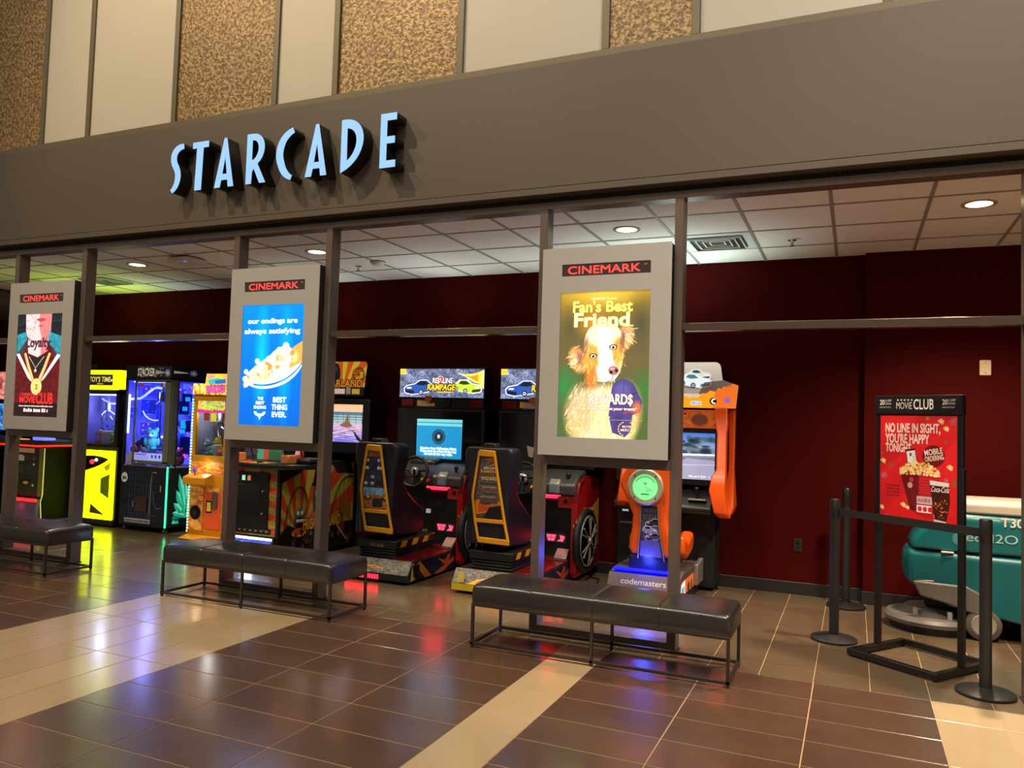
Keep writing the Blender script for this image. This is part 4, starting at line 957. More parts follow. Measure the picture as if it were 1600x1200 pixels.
    pane('marquee_print', [(x*.995, .827, z) for x, z in top], cv.mat('marquee_cars', .95, .25), t, uv=[((x+.63)/1.26, (z-zb)/(zt-zb)) for x, z in top], label='backlit top panel with silver sports cars')
    for sx in (-1, 1):
        fr = [(sx*.48, .80, 1.65), (sx*.49, .78, 1.50), (sx*.50, .74, 1.42), (sx*.505, .70, 1.10), (sx*.49, .66, 1.04), (sx*.485, .60, .92), (sx*.52, .62, .72), (sx*.55, .66, .68)]
        rings = []
        for i, (x, y, z) in enumerate(fr):
            x += .17*(sx < 0); z += .05*(sx < 0 and z < 1.2)
            w = (.055, .055, .042, .042, .06, .066, .06, .045)[i]; d = (.08, .08, .08, .09, .12, .16, .14, .10)[i]
            rings.append([(x-w, y, z), (x+w, y, z), (x+w, y+d, z), (x-w, y+d, z)])
        MB().loft(rings).build('side_arm', m_or, t, .012)
        fx_ = .56 if sx > 0 else -.40
        MB().loft([[(fx_-.03, .92, 1.64), (fx_+.03, .92, 1.64), (fx_+.03, 1.0, 1.64), (fx_-.03, 1.0, 1.64)], [(fx_-.025, .92, 1.1), (fx_+.025, .92, 1.1), (fx_+.025, 1.0, 1.1), (fx_-.025, 1.0, 1.1)], [(fx_-.05, .78, .78), (fx_+.05, .78, .78), (fx_+.05, .98, .78), (fx_-.05, .98, .78)], [(fx_-.03, .74, .70), (fx_+.03, .74, .70), (fx_+.03, .9, .70), (fx_-.03, .9, .70)]]).build('side_fin', m_or, t, .01)
    lamp('POINT', 'base_glow', (-1.58, 6.45, .34), None, 5, (.05, .08, 1), .05)
    return t
grid_cabinet()

# ================================================================ shooting cabinet with carnival art
def carnival_side():
    c = Cv(460, 320, (30, 26, 24))
    o = (110, 250)
    for k in range(18):
        a0 = math.radians(180+k*11); a1 = math.radians(180+(k+1)*11); c.poly([o, (o[0]+600*math.cos(a0), o[1]+600*math.sin(a0)), (o[0]+600*math.cos(a1), o[1]+600*math.sin(a1))], ((196, 74, 40), (176, 168, 62))[k % 2])
    c.poly([(0, 0), (120, 0), (110, 26), (0, 60)], (20, 20, 22)); c.poly([(300, 0), (430, 0), (460, 46), (340, 40)], (40, 38, 40))
    for pts in (bez((20, 230), (40, 60), (130, 40), (150, 140), 14), bez((300, 220), (330, 90), (380, 40), (460, 60), 12)):
        c.line(pts, 5, (18, 16, 18)); c.line([(x+8, y+4) for x, y in pts], 2, (18, 16, 18))
        for x, y in pts[::2]: c.line([(x, y), (x+2, 260)], 2, (26, 22, 24))
    c.poly([(0, 240), (40, 210), (90, 226), (130, 200), (200, 230), (460, 230), (460, 320), (0, 320)], (20, 17, 20))
    # ghouls: hatted barker, toothy mouth, crowd of pale masks
    c.ell(215, 130, 32, 56, (70, 78, 78)); c.poly([(186, 70), (196, 20), (240, 14), (252, 64)], (16, 16, 20)); c.ell(218, 74, 46, 10, (20, 20, 24)); c.ell(218, 108, 20, 24, (206, 204, 200)); c.ell(211, 104, 4, 5, (10, 10, 10)); c.ell(226, 104, 4, 5, (10, 10, 10)); c.poly(arc(218, 116, 12, 7, 0, 180, 8), (130, 20, 24))
    c.ell(110, 200, 34, 44, (66, 96, 86)); c.ell(110, 212, 26, 26, (40, 14, 18)); c.poly([(88, 200)]+[(88+i*5.5, 200+(i % 2)*9) for i in range(9)]+[(132, 196), (90, 194)], (230, 224, 200)); c.ell(98, 172, 9, 9, (226, 220, 180)); c.ell(122, 172, 9, 9, (226, 220, 180)); c.poly(arc(108, 242, 44, 16, 0, 360, 14), (206, 168, 50)); c.poly(arc(108, 238, 40, 12, 0, 360, 14), (196, 80, 40))
    r = random.Random(4)
    for k in range(34):
        x, y = r.uniform(70, 450), r.uniform(238, 312); c.ell(x, y, r.uniform(7, 16), r.uniform(9, 20), r.choice([(120, 84, 58), (92, 60, 50), (60, 50, 80), (150, 130, 116), (80, 30, 34), (40, 40, 52)]), .9, .4); c.ell(x, y-4, 3, 3, (20, 14, 14))
    c.ell(376, 190, 20, 30, (110, 70, 54)); c.ell(376, 160, 14, 18, (50, 36, 36)); c.ell(380, 240, 30, 40, (120, 74, 50), .9, .4); c.line([(330, 220), (420, 300)], 6, (196, 190, 200)); c.poly([(350, 170), (380, 120), (410, 160), (440, 130), (450, 230), (400, 210)], (150, 96, 40), .8)
    c.blocks(166, 200, 236, 15, (206, 60, 120), 4); c.text('FRIGHTFEARLAND', 252, 236, 32, (238, 180, 60), .03, w=240, out=(2, (30, 18, 16)), vs=1.2)
    return c
def shooting_cabinet():
    t = thing('shooting_cabinet', 'shooting cabinet with orange and yellow carnival monster art on its side', 'arcade machine', (-5.42, 6.2, 0))
    X = .235
    MB().prism([(0, .03), (.0, .93), (.12, .95), (1.30, .985), (1.30, .03)], 'x', -X-.2, X).build('cabinet_body', m_blackm, t, .008)
    pane('side_art', [(X+.003, .04, .05), (X+.003, 1.25, .05), (X+.003, 1.25, .96), (X+.003, .14, .90), (X+.003, .04, .86)], carnival_side().mat('carnival_side_art', 0, .35, 1.25), t)
    cv = Cv(130, 230, (170, 160, 60))
    for k in range(6): cv.poly([(0, k*46-20), (130, k*46+20), (130, k*46+44), (0, k*46+4)], (204, 84, 60))
    cv.noise(.15, 7, 3); cv.rect(46, 4, 84, 16, (206, 186, 150)); cv.rect(10, 206, 120, 226, (26, 22, 20)); [cv.ell(24+k*14, 214, 4, 6, (200, 170, 60)) for k in range(7)]
    front('front_art', -X-.195, X-.03, .262, .928, -.002, cv.mat('cabinet_front_art', 0, .4), t)
    dr = MB().prism(rrect(-.375, .165-.05, .315, .885, .02), 'y', -.022, -.001).build('coin_door', m_black, t, .004)
    front('door_label', -.36, -.27, .80, .855, -.024, m_paper, dr); front('door_strip', -.355, -.27, .868, .878, -.024, m_silver, dr)
    for x, col in ((-.20, (150, 240, 200)), (-.13, (190, 120, 60))): front('coin_slot', x-.02, x+.02, .80, .85, -.0245, M('coin_glow_%d' % col[0], col, .4, es=.8), dr)
    for z in (.70, .48): MB().lathe([(.0001, -.034), (.013, -.032), (.013, -.022)], c=(.05, 0, z), ax='y', n=12).build('door_lock', m_chrome, dr)
    box('cash_box', m_blackm, dr, (-.34, .02, -.028, -.021, .60, .76), .003)
    MB().prism([(-.03, .22), (-.03, .245), (0.0, .26), (0, .05), (-.06, .05), (-.08, .16)], 'x', -X-.20, X-.02).build('kick_plate', m_black, t, .004)
    front('kick_light', -X-.17, X-.04, .222, .246, -.0325, M('white_blue_tube', (190, 220, 255), .4, es=3.5, ecol=(170, 210, 255)), t)
    cv = Cv(220, 60, (60, 80, 190)); cv.noise(.4, 8, 3); cv.blocks(80, 46, 176, 26, (226, 236, 255), 8); cv.line([(0, 40), (90, 10)], 4, (40, 50, 150))
    pane('kick_print', [(-X-.17, -.0815, .158), (X-.05, -.0815, .158), (X-.04, -.0345, .218), (-X-.17, -.0345, .218)], cv.mat('kick_print', .8, .3), t)
    # control deck
    deck = [(-.34, .02), (-.30, -.10), (.0, -.16), (.40, -.12), (.52, .0), (.56, .20), (.50, .34), (-.30, .34)]
    MB().prism(deck, 'z', .935, .985).build('control_deck', m_black, t, .012)
    cv = Cv(200, 60, (214, 160, 60)); cv.noise(.2, 6, 2); cv.ell(60, 24, 26, 12, (190, 30, 34)); cv.ell(140, 34, 26, 12, (26, 34, 50))
    pane('deck_print', [(-.26, -.08, .9855), (.10, -.12, .9855), (.14, .06, .9855), (-.24, .08, .9855)], cv.mat('deck_print', .1, .4), t)
    MB().lathe([(.0001, 1.003), (.028, 1.0), (.032, .985)], c=(-.15, -.02, 0), n=14).build('red_button', M('red_button', (200, 60, 30), .3, es=.3), t, smooth=True)
    MB().lathe([(.0001, 1.003), (.028, 1.0), (.032, .985)], c=(.03, -.06, 0), n=14).build('black_button', m_black, t, smooth=True)
    for gx in (-.30, .34):
        h = box('gun_holster', M('holster_orange', (206, 130, 70), .4, var=.4, scale=40), t, (gx-.05, gx+.05, -.07, .06, .985, 1.075), .012)
        g = MB().prism([(-.07, 1.10), (-.07, 1.16), (.10, 1.19), (.24, 1.19), (.24, 1.15), (.08, 1.13), (.03, 1.0), (-.02, 1.0)], 'x', gx-.02, gx+.02).build('light_gun', m_black, t, .006)
        MB().tube([(gx, .04, 1.08), (gx+.02, .12, 1.20), (gx-.02, .2, 1.10), (gx, .22, .99)], .007, 6).build('gun_cable', m_blackm, g)
    box('side_cover', m_black, t, (.30, .54, .06, .32, .985, 1.04), .02)
    # red and green counter panel seen under the lightbox
    cv = Cv(260, 90, (60, 110, 84)); cv.rect(0, 0, 40, 90, (100, 190, 160)); cv.rect(36, 0, 66, 90, (206, 100, 84)); cv.rect(150, 0, 260, 90, (196, 44, 46)); cv.rect(180, 20, 240, 50, (226, 200, 190)); [cv.poly([(72+k*18, 30), (84+k*18, 30), (78+k*18, 46)], (80, 140, 110)) for k in range(4)]
    box('target_board', m_black, t, (-.36, .25, .335, .37, .985, 1.15), .004); front('board_print', -.355, .245, .99, 1.145, .333, cv.mat('target_board_print', .25, .4), t)
    # screen housing and top sign
    mon = box('monitor_housing', m_black, t, (-.66, .58, 1.0, 1.32, 1.06, 1.66), .012)
    cv = Cv(420, 150, (200, 170, 160)); cv.grad((250, 190, 130), (226, 190, 176), 0, 30); cv.grad((70, 110, 130), (150, 190, 196), 30, 76); cv.grad((214, 176, 206), (110, 112, 214), 76, 150)
    for k in range(14): cv.line([(k*32, 34), (k*32+4, 78)], 2, (60, 70, 84)); cv.rect(0, 44+k % 3*10, 420, 46+k % 3*10, (206, 220, 220), .5)
    r = random.Random(6)
    for k in range(40): cv.line([(r.uniform(0, 420), r.uniform(80, 150)) for _ in range(2)], 3, r.choice([(250, 200, 190), (90, 96, 220), (240, 226, 250), (60, 50, 90)]), .6)
    cv.poly([(300, 84), (330, 70), (344, 30), (352, 72), (372, 84), (340, 92)], (130, 90, 70)); cv.poly([(370, 100), (420, 140), (420, 150), (396, 140)], (30, 28, 40))
    front('lit_screen', -.57, .492, 1.185, 1.60, .997, cv.mat('shooting_screen', .95, .2), mon, label='bright game screen')
    top = [(-.58, 1.70), (.48, 1.70), (.515, 2.05), (.495, 2.075), (-.60, 2.075), (-.62, 2.05)]
    MB().prism(top, 'y', 1.02, 1.12).build('marquee_box', m_black, t, .004)
    cv = Cv(420, 140, (40, 30, 24))
    for k in range(16):
        a0, a1 = math.radians(180+k*11.3), math.radians(180+(k+1)*11.3); cv.poly([(300, 130), (300+500*math.cos(a0), 130+500*math.sin(a0)), (300+500*math.cos(a1), 130+500*math.sin(a1))], ((236, 196, 40), (226, 96, 36))[k % 2])
    for q in (30, 24): cv.line([(380+q*math.cos(a), 54+q*math.sin(a)) for a in [i*math.pi/10 for i in range(21)]], 3, (40, 26, 20))
    for k in range(8): cv.line([(380, 54), (380+30*math.cos(k*.785), 54+30*math.sin(k*.785))], 1.6, (40, 26, 20))
    cv.poly([(372, 110), (380, 60), (388, 110)], (40, 26, 20)); cv.ell(268, 50, 22, 46, (30, 26, 30)); cv.ell(268, 30, 9, 12, (70, 60, 60))
    cv.poly([(0, 118), (420, 104), (420, 140), (0, 140)], (24, 18, 18)); cv.text('FRIGHTFEARLAND', 236, 104, 28, (244, 150, 40), .03, w=330, out=(3, (24, 16, 14))); cv.rect(262, 112, 316, 134, (236, 214, 206)); cv.rect(322, 108, 344, 134, (150, 140, 130)); cv.rect(350, 112, 388, 134, (206, 180, 60))
    pane('marquee_print', [(x, 1.017, z) for x, z in top], cv.mat('carnival_marquee', .45, .3), t)
    lamp('POINT', 'kick_glow', (-5.45, 6.08, .14), None, 1.2, (.6, .75, 1), .05)
    return t
shooting_cabinet()
# ================================================================ crane games
m_glass = glass_mat('clear_glass')
m_yneon = M('yellow_neon', (226, 246, 8), .4, es=4.5, ecol=(222, 240, 4), var=.02)
m_ydim = M('yellow_neon_panel', (206, 222, 10), .4, es=2.8, ecol=(200, 220, 6), var=.06, scale=5)
m_tube = M('white_blue_lamp', (230, 235, 255), .4, es=4, ecol=(190, 205, 255))
def claw(t, x, y, z0, z1, mat):
    g = MB().cyl((x, y, z1), (x, y, z1-.10), .012, n=8).cyl((x, y, z1-.10), (x, y, z1-.22), .034, n=12)
    o = g.build('claw_head', mat, t, smooth=True)
    for k in range(3):
        a = 2*math.pi*k/3+.5; c, s = math.cos(a), math.sin(a)
        MB().tube([(x+.025*c, y+.025*s, z1-.21), (x+.085*c, y+.085*s, z1-.26), (x+.075*c, y+.075*s, z1-.34), (x+.03*c, y+.03*s, z0)], .007, 6).build('claw_prong', mat, o, smooth=True)
    return o
m_claw = M('claw_metal', (120, 122, 132), .3, metal=.7)
def toy(kind, x, y, z, rz, col, label, s=1.0):
    t = thing(kind, label, 'toy', (x, y, z), rz, group='toys inside the crane cabinets'); t.scale = (s, s, s)
    m = M('plush_%d_%d_%d' % col, col, .85, var=.15, scale=40, bump=.3, bscale=300)
    if kind == 'plush_toy':
        MB().ball((0, 0, .075), .065, .055, .075, 14, 8).build('body', m, t, smooth=True)
        h = MB().ball((0, -.01, .175), .060, .052, .055, 14, 8).build('head', m, t, smooth=True)
        for sx in (-1, 1):
            MB().ball((sx*.045, 0, .226), .022, .012, .026, 10, 6).build('ear', m, h, smooth=True)
            MB().ball((sx*.022, -.060, .185), .009, .006, .009, 8, 6).build('eye', m_black, h, smooth=True)
            MB().ball((sx*.070, -.02, .09), .022, .022, .045, 10, 6).build('arm', m, t, smooth=True)
            MB().ball((sx*.04, -.05, .022), .028, .042, .022, 10, 6).build('foot', m, t, smooth=True)
        MB().ball((0, -.060, .163), .026, .016, .018, 10, 6).build('muzzle', M('plush_muzzle', (240, 232, 220), .9), h, smooth=True)
    elif kind == 'boxed_toy':
        box('carton', m, t, (-.065, .065, -.05, .05, 0, .16), .002)
        front('window_film', -.05, .05, .03, .125, -.052, M('box_window', (190, 200, 226), .2), t)
        front('label_band', -.062, .062, .132, .156, -.052, M('box_label', (236, 234, 240), .5), t)
    else:
        MB().ball((0, 0, .05), .05, .05, .05, 14, 9).build('ball', m, t, smooth=True)
        MB().tube([(.0505*math.cos(a), .0505*math.sin(a), .05) for a in (2*math.pi*i/24 for i in range(24))], .002, 5, closed=True).build('seam', m_white, t)
    return t
# ---- yellow glowing crane
t = thing('crane_machine', 'tall crane machine glowing neon yellow', 'arcade machine', (-8.72, 7.0, 0), group=None)
hw = .305; D = .53
box('base_plinth', m_blackm, t, (-hw, hw, 0.0, D, .02, .09), .006)
box('lower_cabinet', m_blackm, t, (-hw, hw, .02, D, .085, 1.02), .008)
MB().prism([(-hw, .092), (hw-.025, .098), (hw-.025, .945), (-hw, .945)], 'y', 0, .018).build('glowing_front', m_ydim, t, .004)
box('glow_shield', m_blackm, t, (-hw-.012, -hw-.001, -.03, D, .05, 1.97))  # unseen shield added to keep the neon off the neighbouring cabinet
fr = MB()
for q in ((-hw, hw-.02, .895, .945), (-hw, hw-.02, .09, .13), (hw-.085, hw-.02, .12, .90)): fr.box(q[0], q[1], -.014, .0, q[2], q[3])
fr.build('neon_border', m_yneon, t, .006)
MB().prism([(-hw, .86)]+bez((-hw, .86), (-.05, .90), (.10, .86), (.18, .84), 6)[1:]+bez((.18, .84), (.02, .74), (-.10, .72), (-hw, .66), 6)[1:], 'y', -.012, -.0).build('control_panel', m_black, t, .003)
MB().ball((-.09, -.02, .80), .03).build('red_button', M('red_button_lit', (255, 50, 70), .3, es=1.5), t, smooth=True)
MB().ball((-.02, -.02, .825), .022).build('white_button', M('white_button_lit', (240, 240, 250), .3, es=.8), t, smooth=True)
m_olive = M('olive_glass', (120, 140, 10), .15, es=.12, ecol=(150, 170, 10))
MB().prism([(.06, .42), (.06, .60), (.22, .66), (.25, .34)], 'y', -.008, 0).build('prize_door', m_olive, t, .003)
MB().prism([(.10, .74), (.24, .82), (.27, .76), (.15, .69)], 'y', -.006, 0).build('bill_slot', M('olive_panel', (190, 200, 20), .4, es=.5), t, .003)
MB().prism([(-.10, .27), (-.11, .16), (.15, .145)], 'y', -.008, 0).build('chute_window', M('grey_window', (90, 96, 60), .2), t, .003)
for q in ((-hw, -hw+.03, 0, .03), (hw-.055, hw, 0, .10), (hw-.03, hw, D-.04, D)): box('corner_post', m_blackm, t, (q[0], q[1], q[2], q[3], 1.0, 1.72))
box('window_pane', m_glass, t, (-hw+.03, hw-.055, .006, .012, 1.03, 1.67))
box('side_glass', m_glass, t, (hw-.012, hw-.006, .10, D-.04, 1.03, 1.67))
box('back_panel', M('blue_back', (96, 92, 170), .6), t, (-hw, hw, D-.02, D, 1.0, 1.72)); box('side_panel', M('blue_back', (0, 0, 0)), t, (-hw, -hw+.012, .03, D-.02, 1.03, 1.66)); box('cabinet_shelf', M('crane_shelf', (60, 60, 110), .6), t, (-hw, hw, .02, D, 1.0, 1.03)); box('roof_panel', m_blackm, t, (-hw, hw, .0, D, 1.66, 1.72))
MB().box(-hw+.02, hw-.06, .015, .35, 1.712, 1.955).build('sign_box', m_blackm, t, .01)
q = MB().box(-hw, hw-.012, -.012, .016, 1.905, 1.958).box(-hw, hw-.012, -.012, .016, 1.712, 1.765).box(hw-.12, hw-.012, -.012, .016, 1.765, 1.905); q.build('neon_sign_border', m_yneon, t, .006)
box('neon_sign_side', m_yneon, t, (hw-.06, hw-.012, .016, .12, 1.712, 1.958), .006)
cv = Cv(220, 60, (20, 18, 14)); cv.text("TOY'S TIME", 110, 40, 26, (250, 226, 110), .02, w=176, shear=.1); cv.blocks(90, 54, 140, 8, (240, 200, 80)); cv.ell(206, 32, 7, 8, (240, 240, 236))
front('sign_print', -.30, hw-.12, 1.765, 1.905, -.004, cv.mat('toy_sign_print', .9, .3), t)
claw(t, -.13, .20, 1.38, 1.66, m_claw)
MB().tube(bez((-.12, .10, 0)[:2]+(0,) and (-.12, 1.60), (.02, 1.52), (.2, 1.52), (.33, 1.62), 10) and [(x, .10, z) for x, z in bez((-.12, 1.60), (.02, 1.52), (.2, 1.52), (.33, 1.62), 10)], .010, 8).build('lit_hose', M('lit_hose', (220, 222, 250), .4, es=.7), t, smooth=True)
box('lamp_tube', m_tube, t, (-.36, .30, .03, .045, 1.64, 1.655))
lamp('POINT', 'crane_light', (-8.72, 7.2, 1.50), None, 15, (.55, .58, 1), .08)
for i, (dx, dy, dz, k, col, lb) in enumerate(((-.17, .24, 0, 'plush_toy', (60, 70, 150), 'navy plush in the yellow crane, leftmost'), (-.09, .12, 0, 'boxed_toy', (226, 120, 170), 'pink boxed toy in the yellow glowing crane'), (.06, .10, 0, 'boxed_toy', (196, 200, 236), 'pale boxed toy in the yellow glowing crane'),
        (.20, .12, 0, 'plush_toy', (170, 206, 90), 'lime plush in the yellow glowing crane'), (.14, .30, 0, 'plush_toy', (120, 110, 160), 'mauve plush at the back of the yellow crane'), (-.05, .34, 0, 'plush_toy', (50, 60, 110), 'dark blue plush at the back of the yellow crane'))):
    toy(k, -8.74+dx, 7.0+dy, 1.03, (i*1.3) % 1-.5, col, lb)
# ---- blue crane with crystal art
X0, Y0 = -7.91, 6.98
t = thing('crane_machine', 'large blue-lit crane machine with a teal crystal on its side', 'arcade machine', (X0, Y0, 0))
hw = .385; D = .56
for sx in (-.33, .33):
    for y in (.06, .50):
        w = MB().cyl((sx-.015, y, .028), (sx+.015, y, .028), .028, n=14).build('caster', m_silver, t)
        box('caster_fork', m_blackm, w, (sx-.02, sx+.02, y-.015, y+.015, .028, .062))
box('base_cabinet', m_blackm, t, (-hw, hw, 0, D, .06, .785), .006)
cv = Cv(300, 290, (12, 16, 24)); cv.noise(.3, 8, 2)
for k in range(9):
    cv.line([(60+k*19, 10), (62+k*18, 280)], 2.6, (26, 74, 116)); cv.line([(20, 30+k*29), (250, 34+k*29)], 2.2, (22, 60, 100))
cv.rect(150, 14, 300, 60, (12, 16, 24), .7); cv.rect(110, 150, 180, 226, (76, 52, 46)); cv.rect(112, 152, 178, 224, (64, 44, 40)); cv.blocks(122, 190, 170, 7, (40, 28, 26)); cv.ell(140, 60, 34, 26, (20, 26, 26)); cv.line([(206, 20), (202, 250)], 3, (110, 120, 124)); cv.line(bez((220, 120), (214, 190), (250, 220), (276, 190), 10), 3, (100, 110, 116)); cv.rect(262, 86, 268, 116, (190, 160, 50)); cv.rect(214, 20, 236, 26, (140, 146, 150)); cv.rect(36, 258, 206, 280, (150, 150, 150)); cv.blocks(44, 275, 198, 10, (60, 60, 62))
cv.ell(24, 56, 22, 26, (226, 226, 222)); cv.blocks(12, 66, 38, 16, (24, 24, 26))
front('front_art', -hw+.006, hw-.006, .075, .775, -.002, cv.mat('crane_front_art', .12, .4), t)
dr = box('prize_door', M('brown_flap', (70, 48, 42), .4), t, (-.10, .08, -.016, -.003, .24, .415), .004)
MB().tube([(-.12, -.012, .36), (-.12, -.03, .36), (-.12, -.03, .30), (-.12, -.012, .30)], .006, 6).build('door_handle', m_silver, t)
MB().tube([(.145, -.004, .68), (.145, -.014, .60), (.135, -.014, .22), (.10, -.008, .17)], .005, 6).build('door_rod', m_silver, t)
cs = Cv(200, 240, (6, 22, 22))
for a, L_, w_ in ((-95, 150, 20), (-70, 120, 18), (-118, 130, 18), (-140, 95, 15), (-50, 120, 16), (-165, 80, 13), (-28, 90, 14), (-105, 190, 16), (-84, 100, 14)):
    a = math.radians(a); c_, s_ = math.cos(a), math.sin(a); ox, oy = 110, 205; n_ = (-s_, c_)
    pts = [(ox+n_[0]*w_*.5, oy+n_[1]*w_*.5), (ox+c_*L_*.75+n_[0]*w_, oy+s_*L_*.75+n_[1]*w_), (ox+c_*L_, oy+s_*L_), (ox+c_*L_*.72-n_[0]*w_*.9, oy+s_*L_*.72-n_[1]*w_*.9), (ox-n_[0]*w_*.5, oy-n_[1]*w_*.5)]
    cs.poly(pts, (30, 190, 150)); cs.poly([pts[0], pts[1], pts[2], (ox, oy)], (110, 236, 206)); cs.line([(ox, oy), pts[2]], 1.4, (10, 90, 80))
for k in range(26): cs.poly([(110+math.cos(k)*70+dx, 205+math.sin(k*2.1)*24+dy) for dx, dy in ((-8, 6), (-2, -12), (8, 4))], ((60, 214, 176), (20, 130, 110))[k % 2])
cs.poly([(190, 60), (200, 40), (200, 210), (170, 200)], (140, 190, 230))
pane('side_art', [(hw+.002, .012, .08), (hw+.002, D, .08), (hw+.002, D, .775), (hw+.002, .012, .775)], cs.mat('crystal_side_art', .55, .3), t, label='teal crystal cluster decal')
m_green = M('green_led_strip', (60, 255, 170), .4, es=2.6, ecol=(40, 236, 150))
box('led_strip', m_green, t, (hw-.004, hw+.010, -.008, .008, .07, .80))
m_gframe = M('pale_green_frame', (112, 120, 110), .3, metal=.3)
for q in ((-hw, -hw+.03, 0, .03), (hw-.03, hw, .0, .03), (hw-.03, hw, .10, .125), (hw-.03, hw, D-.03, D)): box('corner_post', m_blackm, t, (q[0], q[1], q[2], q[3], .78, 1.86))
box('frame_post', m_gframe, t, (hw-.012, hw+.004, .005, .105, .82, 1.84), .004)
dfr = MB()
for q in ((-.205, -.175, .83, 1.835), (hw-.085, hw, .83, 1.835), (-.205, hw, .815, .855), (-.205, hw, 1.81, 1.84)): dfr.box(q[0], q[1], -.014, .004, q[2], q[3])
dfr.build('door_frame', m_gframe, t, .004)
for z in (1.0, 1.4, 1.76): MB().lathe([(.0001, -.022), (.010, -.02), (.012, -.014)], c=(hw-.04, 0, z), ax='y', n=10).build('frame_bolt', m_chrome, t)
box('door_glass', m_glass, t, (-.17, hw-.09, -.008, -.003, .855, 1.81)); box('window_pane', m_glass, t, (-hw+.03, -.205, .008, .013, .80, 1.84)); box('side_glass', m_glass, t, (hw-.010, hw-.005, .125, D-.03, .80, 1.84))
cb = Cv(300, 400, (36, 40, 150)); cb.grad((34, 40, 150), (60, 66, 190)); cb.noise(.35, 26, 4); cb.noise(.2, 8, 9)
r = random.Random(12)
for k in range(60):
    x, y = r.uniform(140, 290), r.uniform(10, 390); w_, h_ = r.uniform(10, 46), r.uniform(8, 34); cb.rect(x, y, x+w_, y+h_, r.choice([(16, 24, 200), (20, 20, 110), (60, 80, 230), (90, 100, 230), (10, 14, 70)]), .8); cb.line([(x, y), (x+w_, y)], 1.5, (120, 140, 255), .7)
for k in range(22): x, y = r.choice([(210, 30), (240, 34), (200, 250), (226, 262), (240, 240), (190, 360), (214, 366), (250, 360), (276, 372)]); cb.ell(x+r.uniform(-8, 8), y+r.uniform(-8, 8), 6, 6, (255, 60, 150), .9, .6)
for k in range(12): cb.ell(r.uniform(20, 110), r.uniform(140, 220), 14, 10, (20, 40, 230), .5, .6)
box('back_panel', m_blackm, t, (-hw, hw, D-.02, D, .78, 1.86)); front('back_art', -hw+.03, hw-.03, .80, 1.84, D-.022, cb.mat('crane_back_art', 2.0, .4), t)
cl = Cv(300, 500, (58, 58, 176)); cl.grad((50, 52, 180), (96, 96, 206)); cl.noise(.25, 30, 4)
for (x0_, y0_, x1_, y1_, col) in ((120, 20, 260, 90, (40, 44, 150)), (120, 110, 190, 210, (10, 30, 240)), (190, 110, 256, 200, (20, 24, 110)), (150, 200, 240, 236, (60, 70, 200)), (120, 250, 260, 330, (44, 50, 160)), (150, 330, 256, 420, (50, 60, 190)), (262, 20, 292, 470, (20, 30, 255)), (20, 160, 70, 190, (24, 40, 240)), (16, 200, 76, 226, (24, 44, 230))): cl.rect(x0_, y0_, x1_, y1_, col, .85); cl.line([(x0_, y0_), (x1_, y0_)], 3, (120, 140, 255), .8); cl.line([(x0_, y0_), (x0_, y1_)], 2, (110, 130, 250), .8)
r = random.Random(15)
for k in range(60): x, y = r.uniform(110, 260), r.uniform(20, 470); cl.rect(x, y, x+r.uniform(6, 26), y+r.uniform(3, 10), r.choice([(120, 130, 255), (20, 24, 120), (70, 90, 240)]), .7)
for x, y in ((160, 46), (206, 40), (150, 270), (196, 262), (214, 290), (146, 300), (210, 308), (130, 440), (160, 446), (190, 440), (230, 448), (250, 440)): cl.ell(x, y, 11, 11, (255, 70, 190), .9, .6); cl.ell(x, y, 5, 5, (255, 160, 220), 1, .5)
pane('inner_side_art', [(-hw+.014, .03, .80), (-hw+.014, D-.025, .80), (-hw+.014, D-.025, 1.835), (-hw+.014, .03, 1.835)], cl.mat('crane_inner_side_art', 1.0, .4), t, uv=[(0, 0), (1, 0), (1, 1), (0, 1)])
box('side_panel', m_blackm, t, (-hw, -hw+.011, .03, D-.02, .80, 1.84))
box('roof_panel', m_blackm, t, (-hw, hw, 0, D, 1.835, 1.87)); box('cabinet_shelf', M('pale_shelf', (176, 180, 220), .5), t, (-hw, hw, .01, D, .78, .80))
cv = Cv(260, 50, (150, 156, 236)); cv.rect(8, 6, 110, 16, (70, 90, 220)); [cv.blocks(10, 26+i*8, 130, 5, (110, 116, 190), i) for i in range(3)]; [cv.poly([(160+k*34, 10), (176+k*34, 14), (172+k*34, 34), (158+k*34, 30)], (40, 40, 110)) for k in range(3)]
front('rules_card', -.165, .30, .86, .95, -.0095, cv.mat('rules_card', .8, .4), t)
front('red_sticker', -.12, -.06, 1.755, 1.80, -.0095, M('red_sticker', (220, 80, 80), .5, es=.2), t); front('yellow_sticker', .255, .29, 1.755, 1.80, -.0095, M('yellow_sticker', (220, 180, 60), .5, es=.2), t)
box('lamp_tube', m_tube, t, (-.345, -.325, .02, .035, 1.18, 1.66)); box('lamp_tube', m_tube, t, (-.30, .30, .05, .07, 1.81, 1.825))
MB().tube([(-.38, .06, 1.60), (-.22, .06, 1.61)]+[(x, .06, z) for x, z in bez((-.20, 1.61), (-.05, 1.66), (.0, 1.78), (.16, 1.74), 10)], .014, 8).build('lit_hose', M('lit_hose_white', (226, 230, 255), .4, es=1.2, ecol=(200, 210, 255)), t, smooth=True)
MB().tube([(x, .08, z) for x, z in bez((-.16, 1.46), (-.1, 1.36), (0, 1.34), (.10, 1.35), 8)], .008, 8).build('claw_cable', M('lit_hose_white', (0, 0, 0)), t, smooth=True)
claw(t, .0, .22, 1.50, 1.80, m_claw)
for (x, z, w_, h_) in ((.17, 1.52, .07, .09), (.20, 1.64, .09, .05), (.20, 1.28, .08, .07), (.19, 1.10, .10, .05), (.22, 1.0, .05, .06)):
    box('prize_rack', M('rack_blue', (26, 34, 150), .3, es=.15), t, (x-w_, x+w_*.6, .30, .46, z-h_, z+h_), .006)
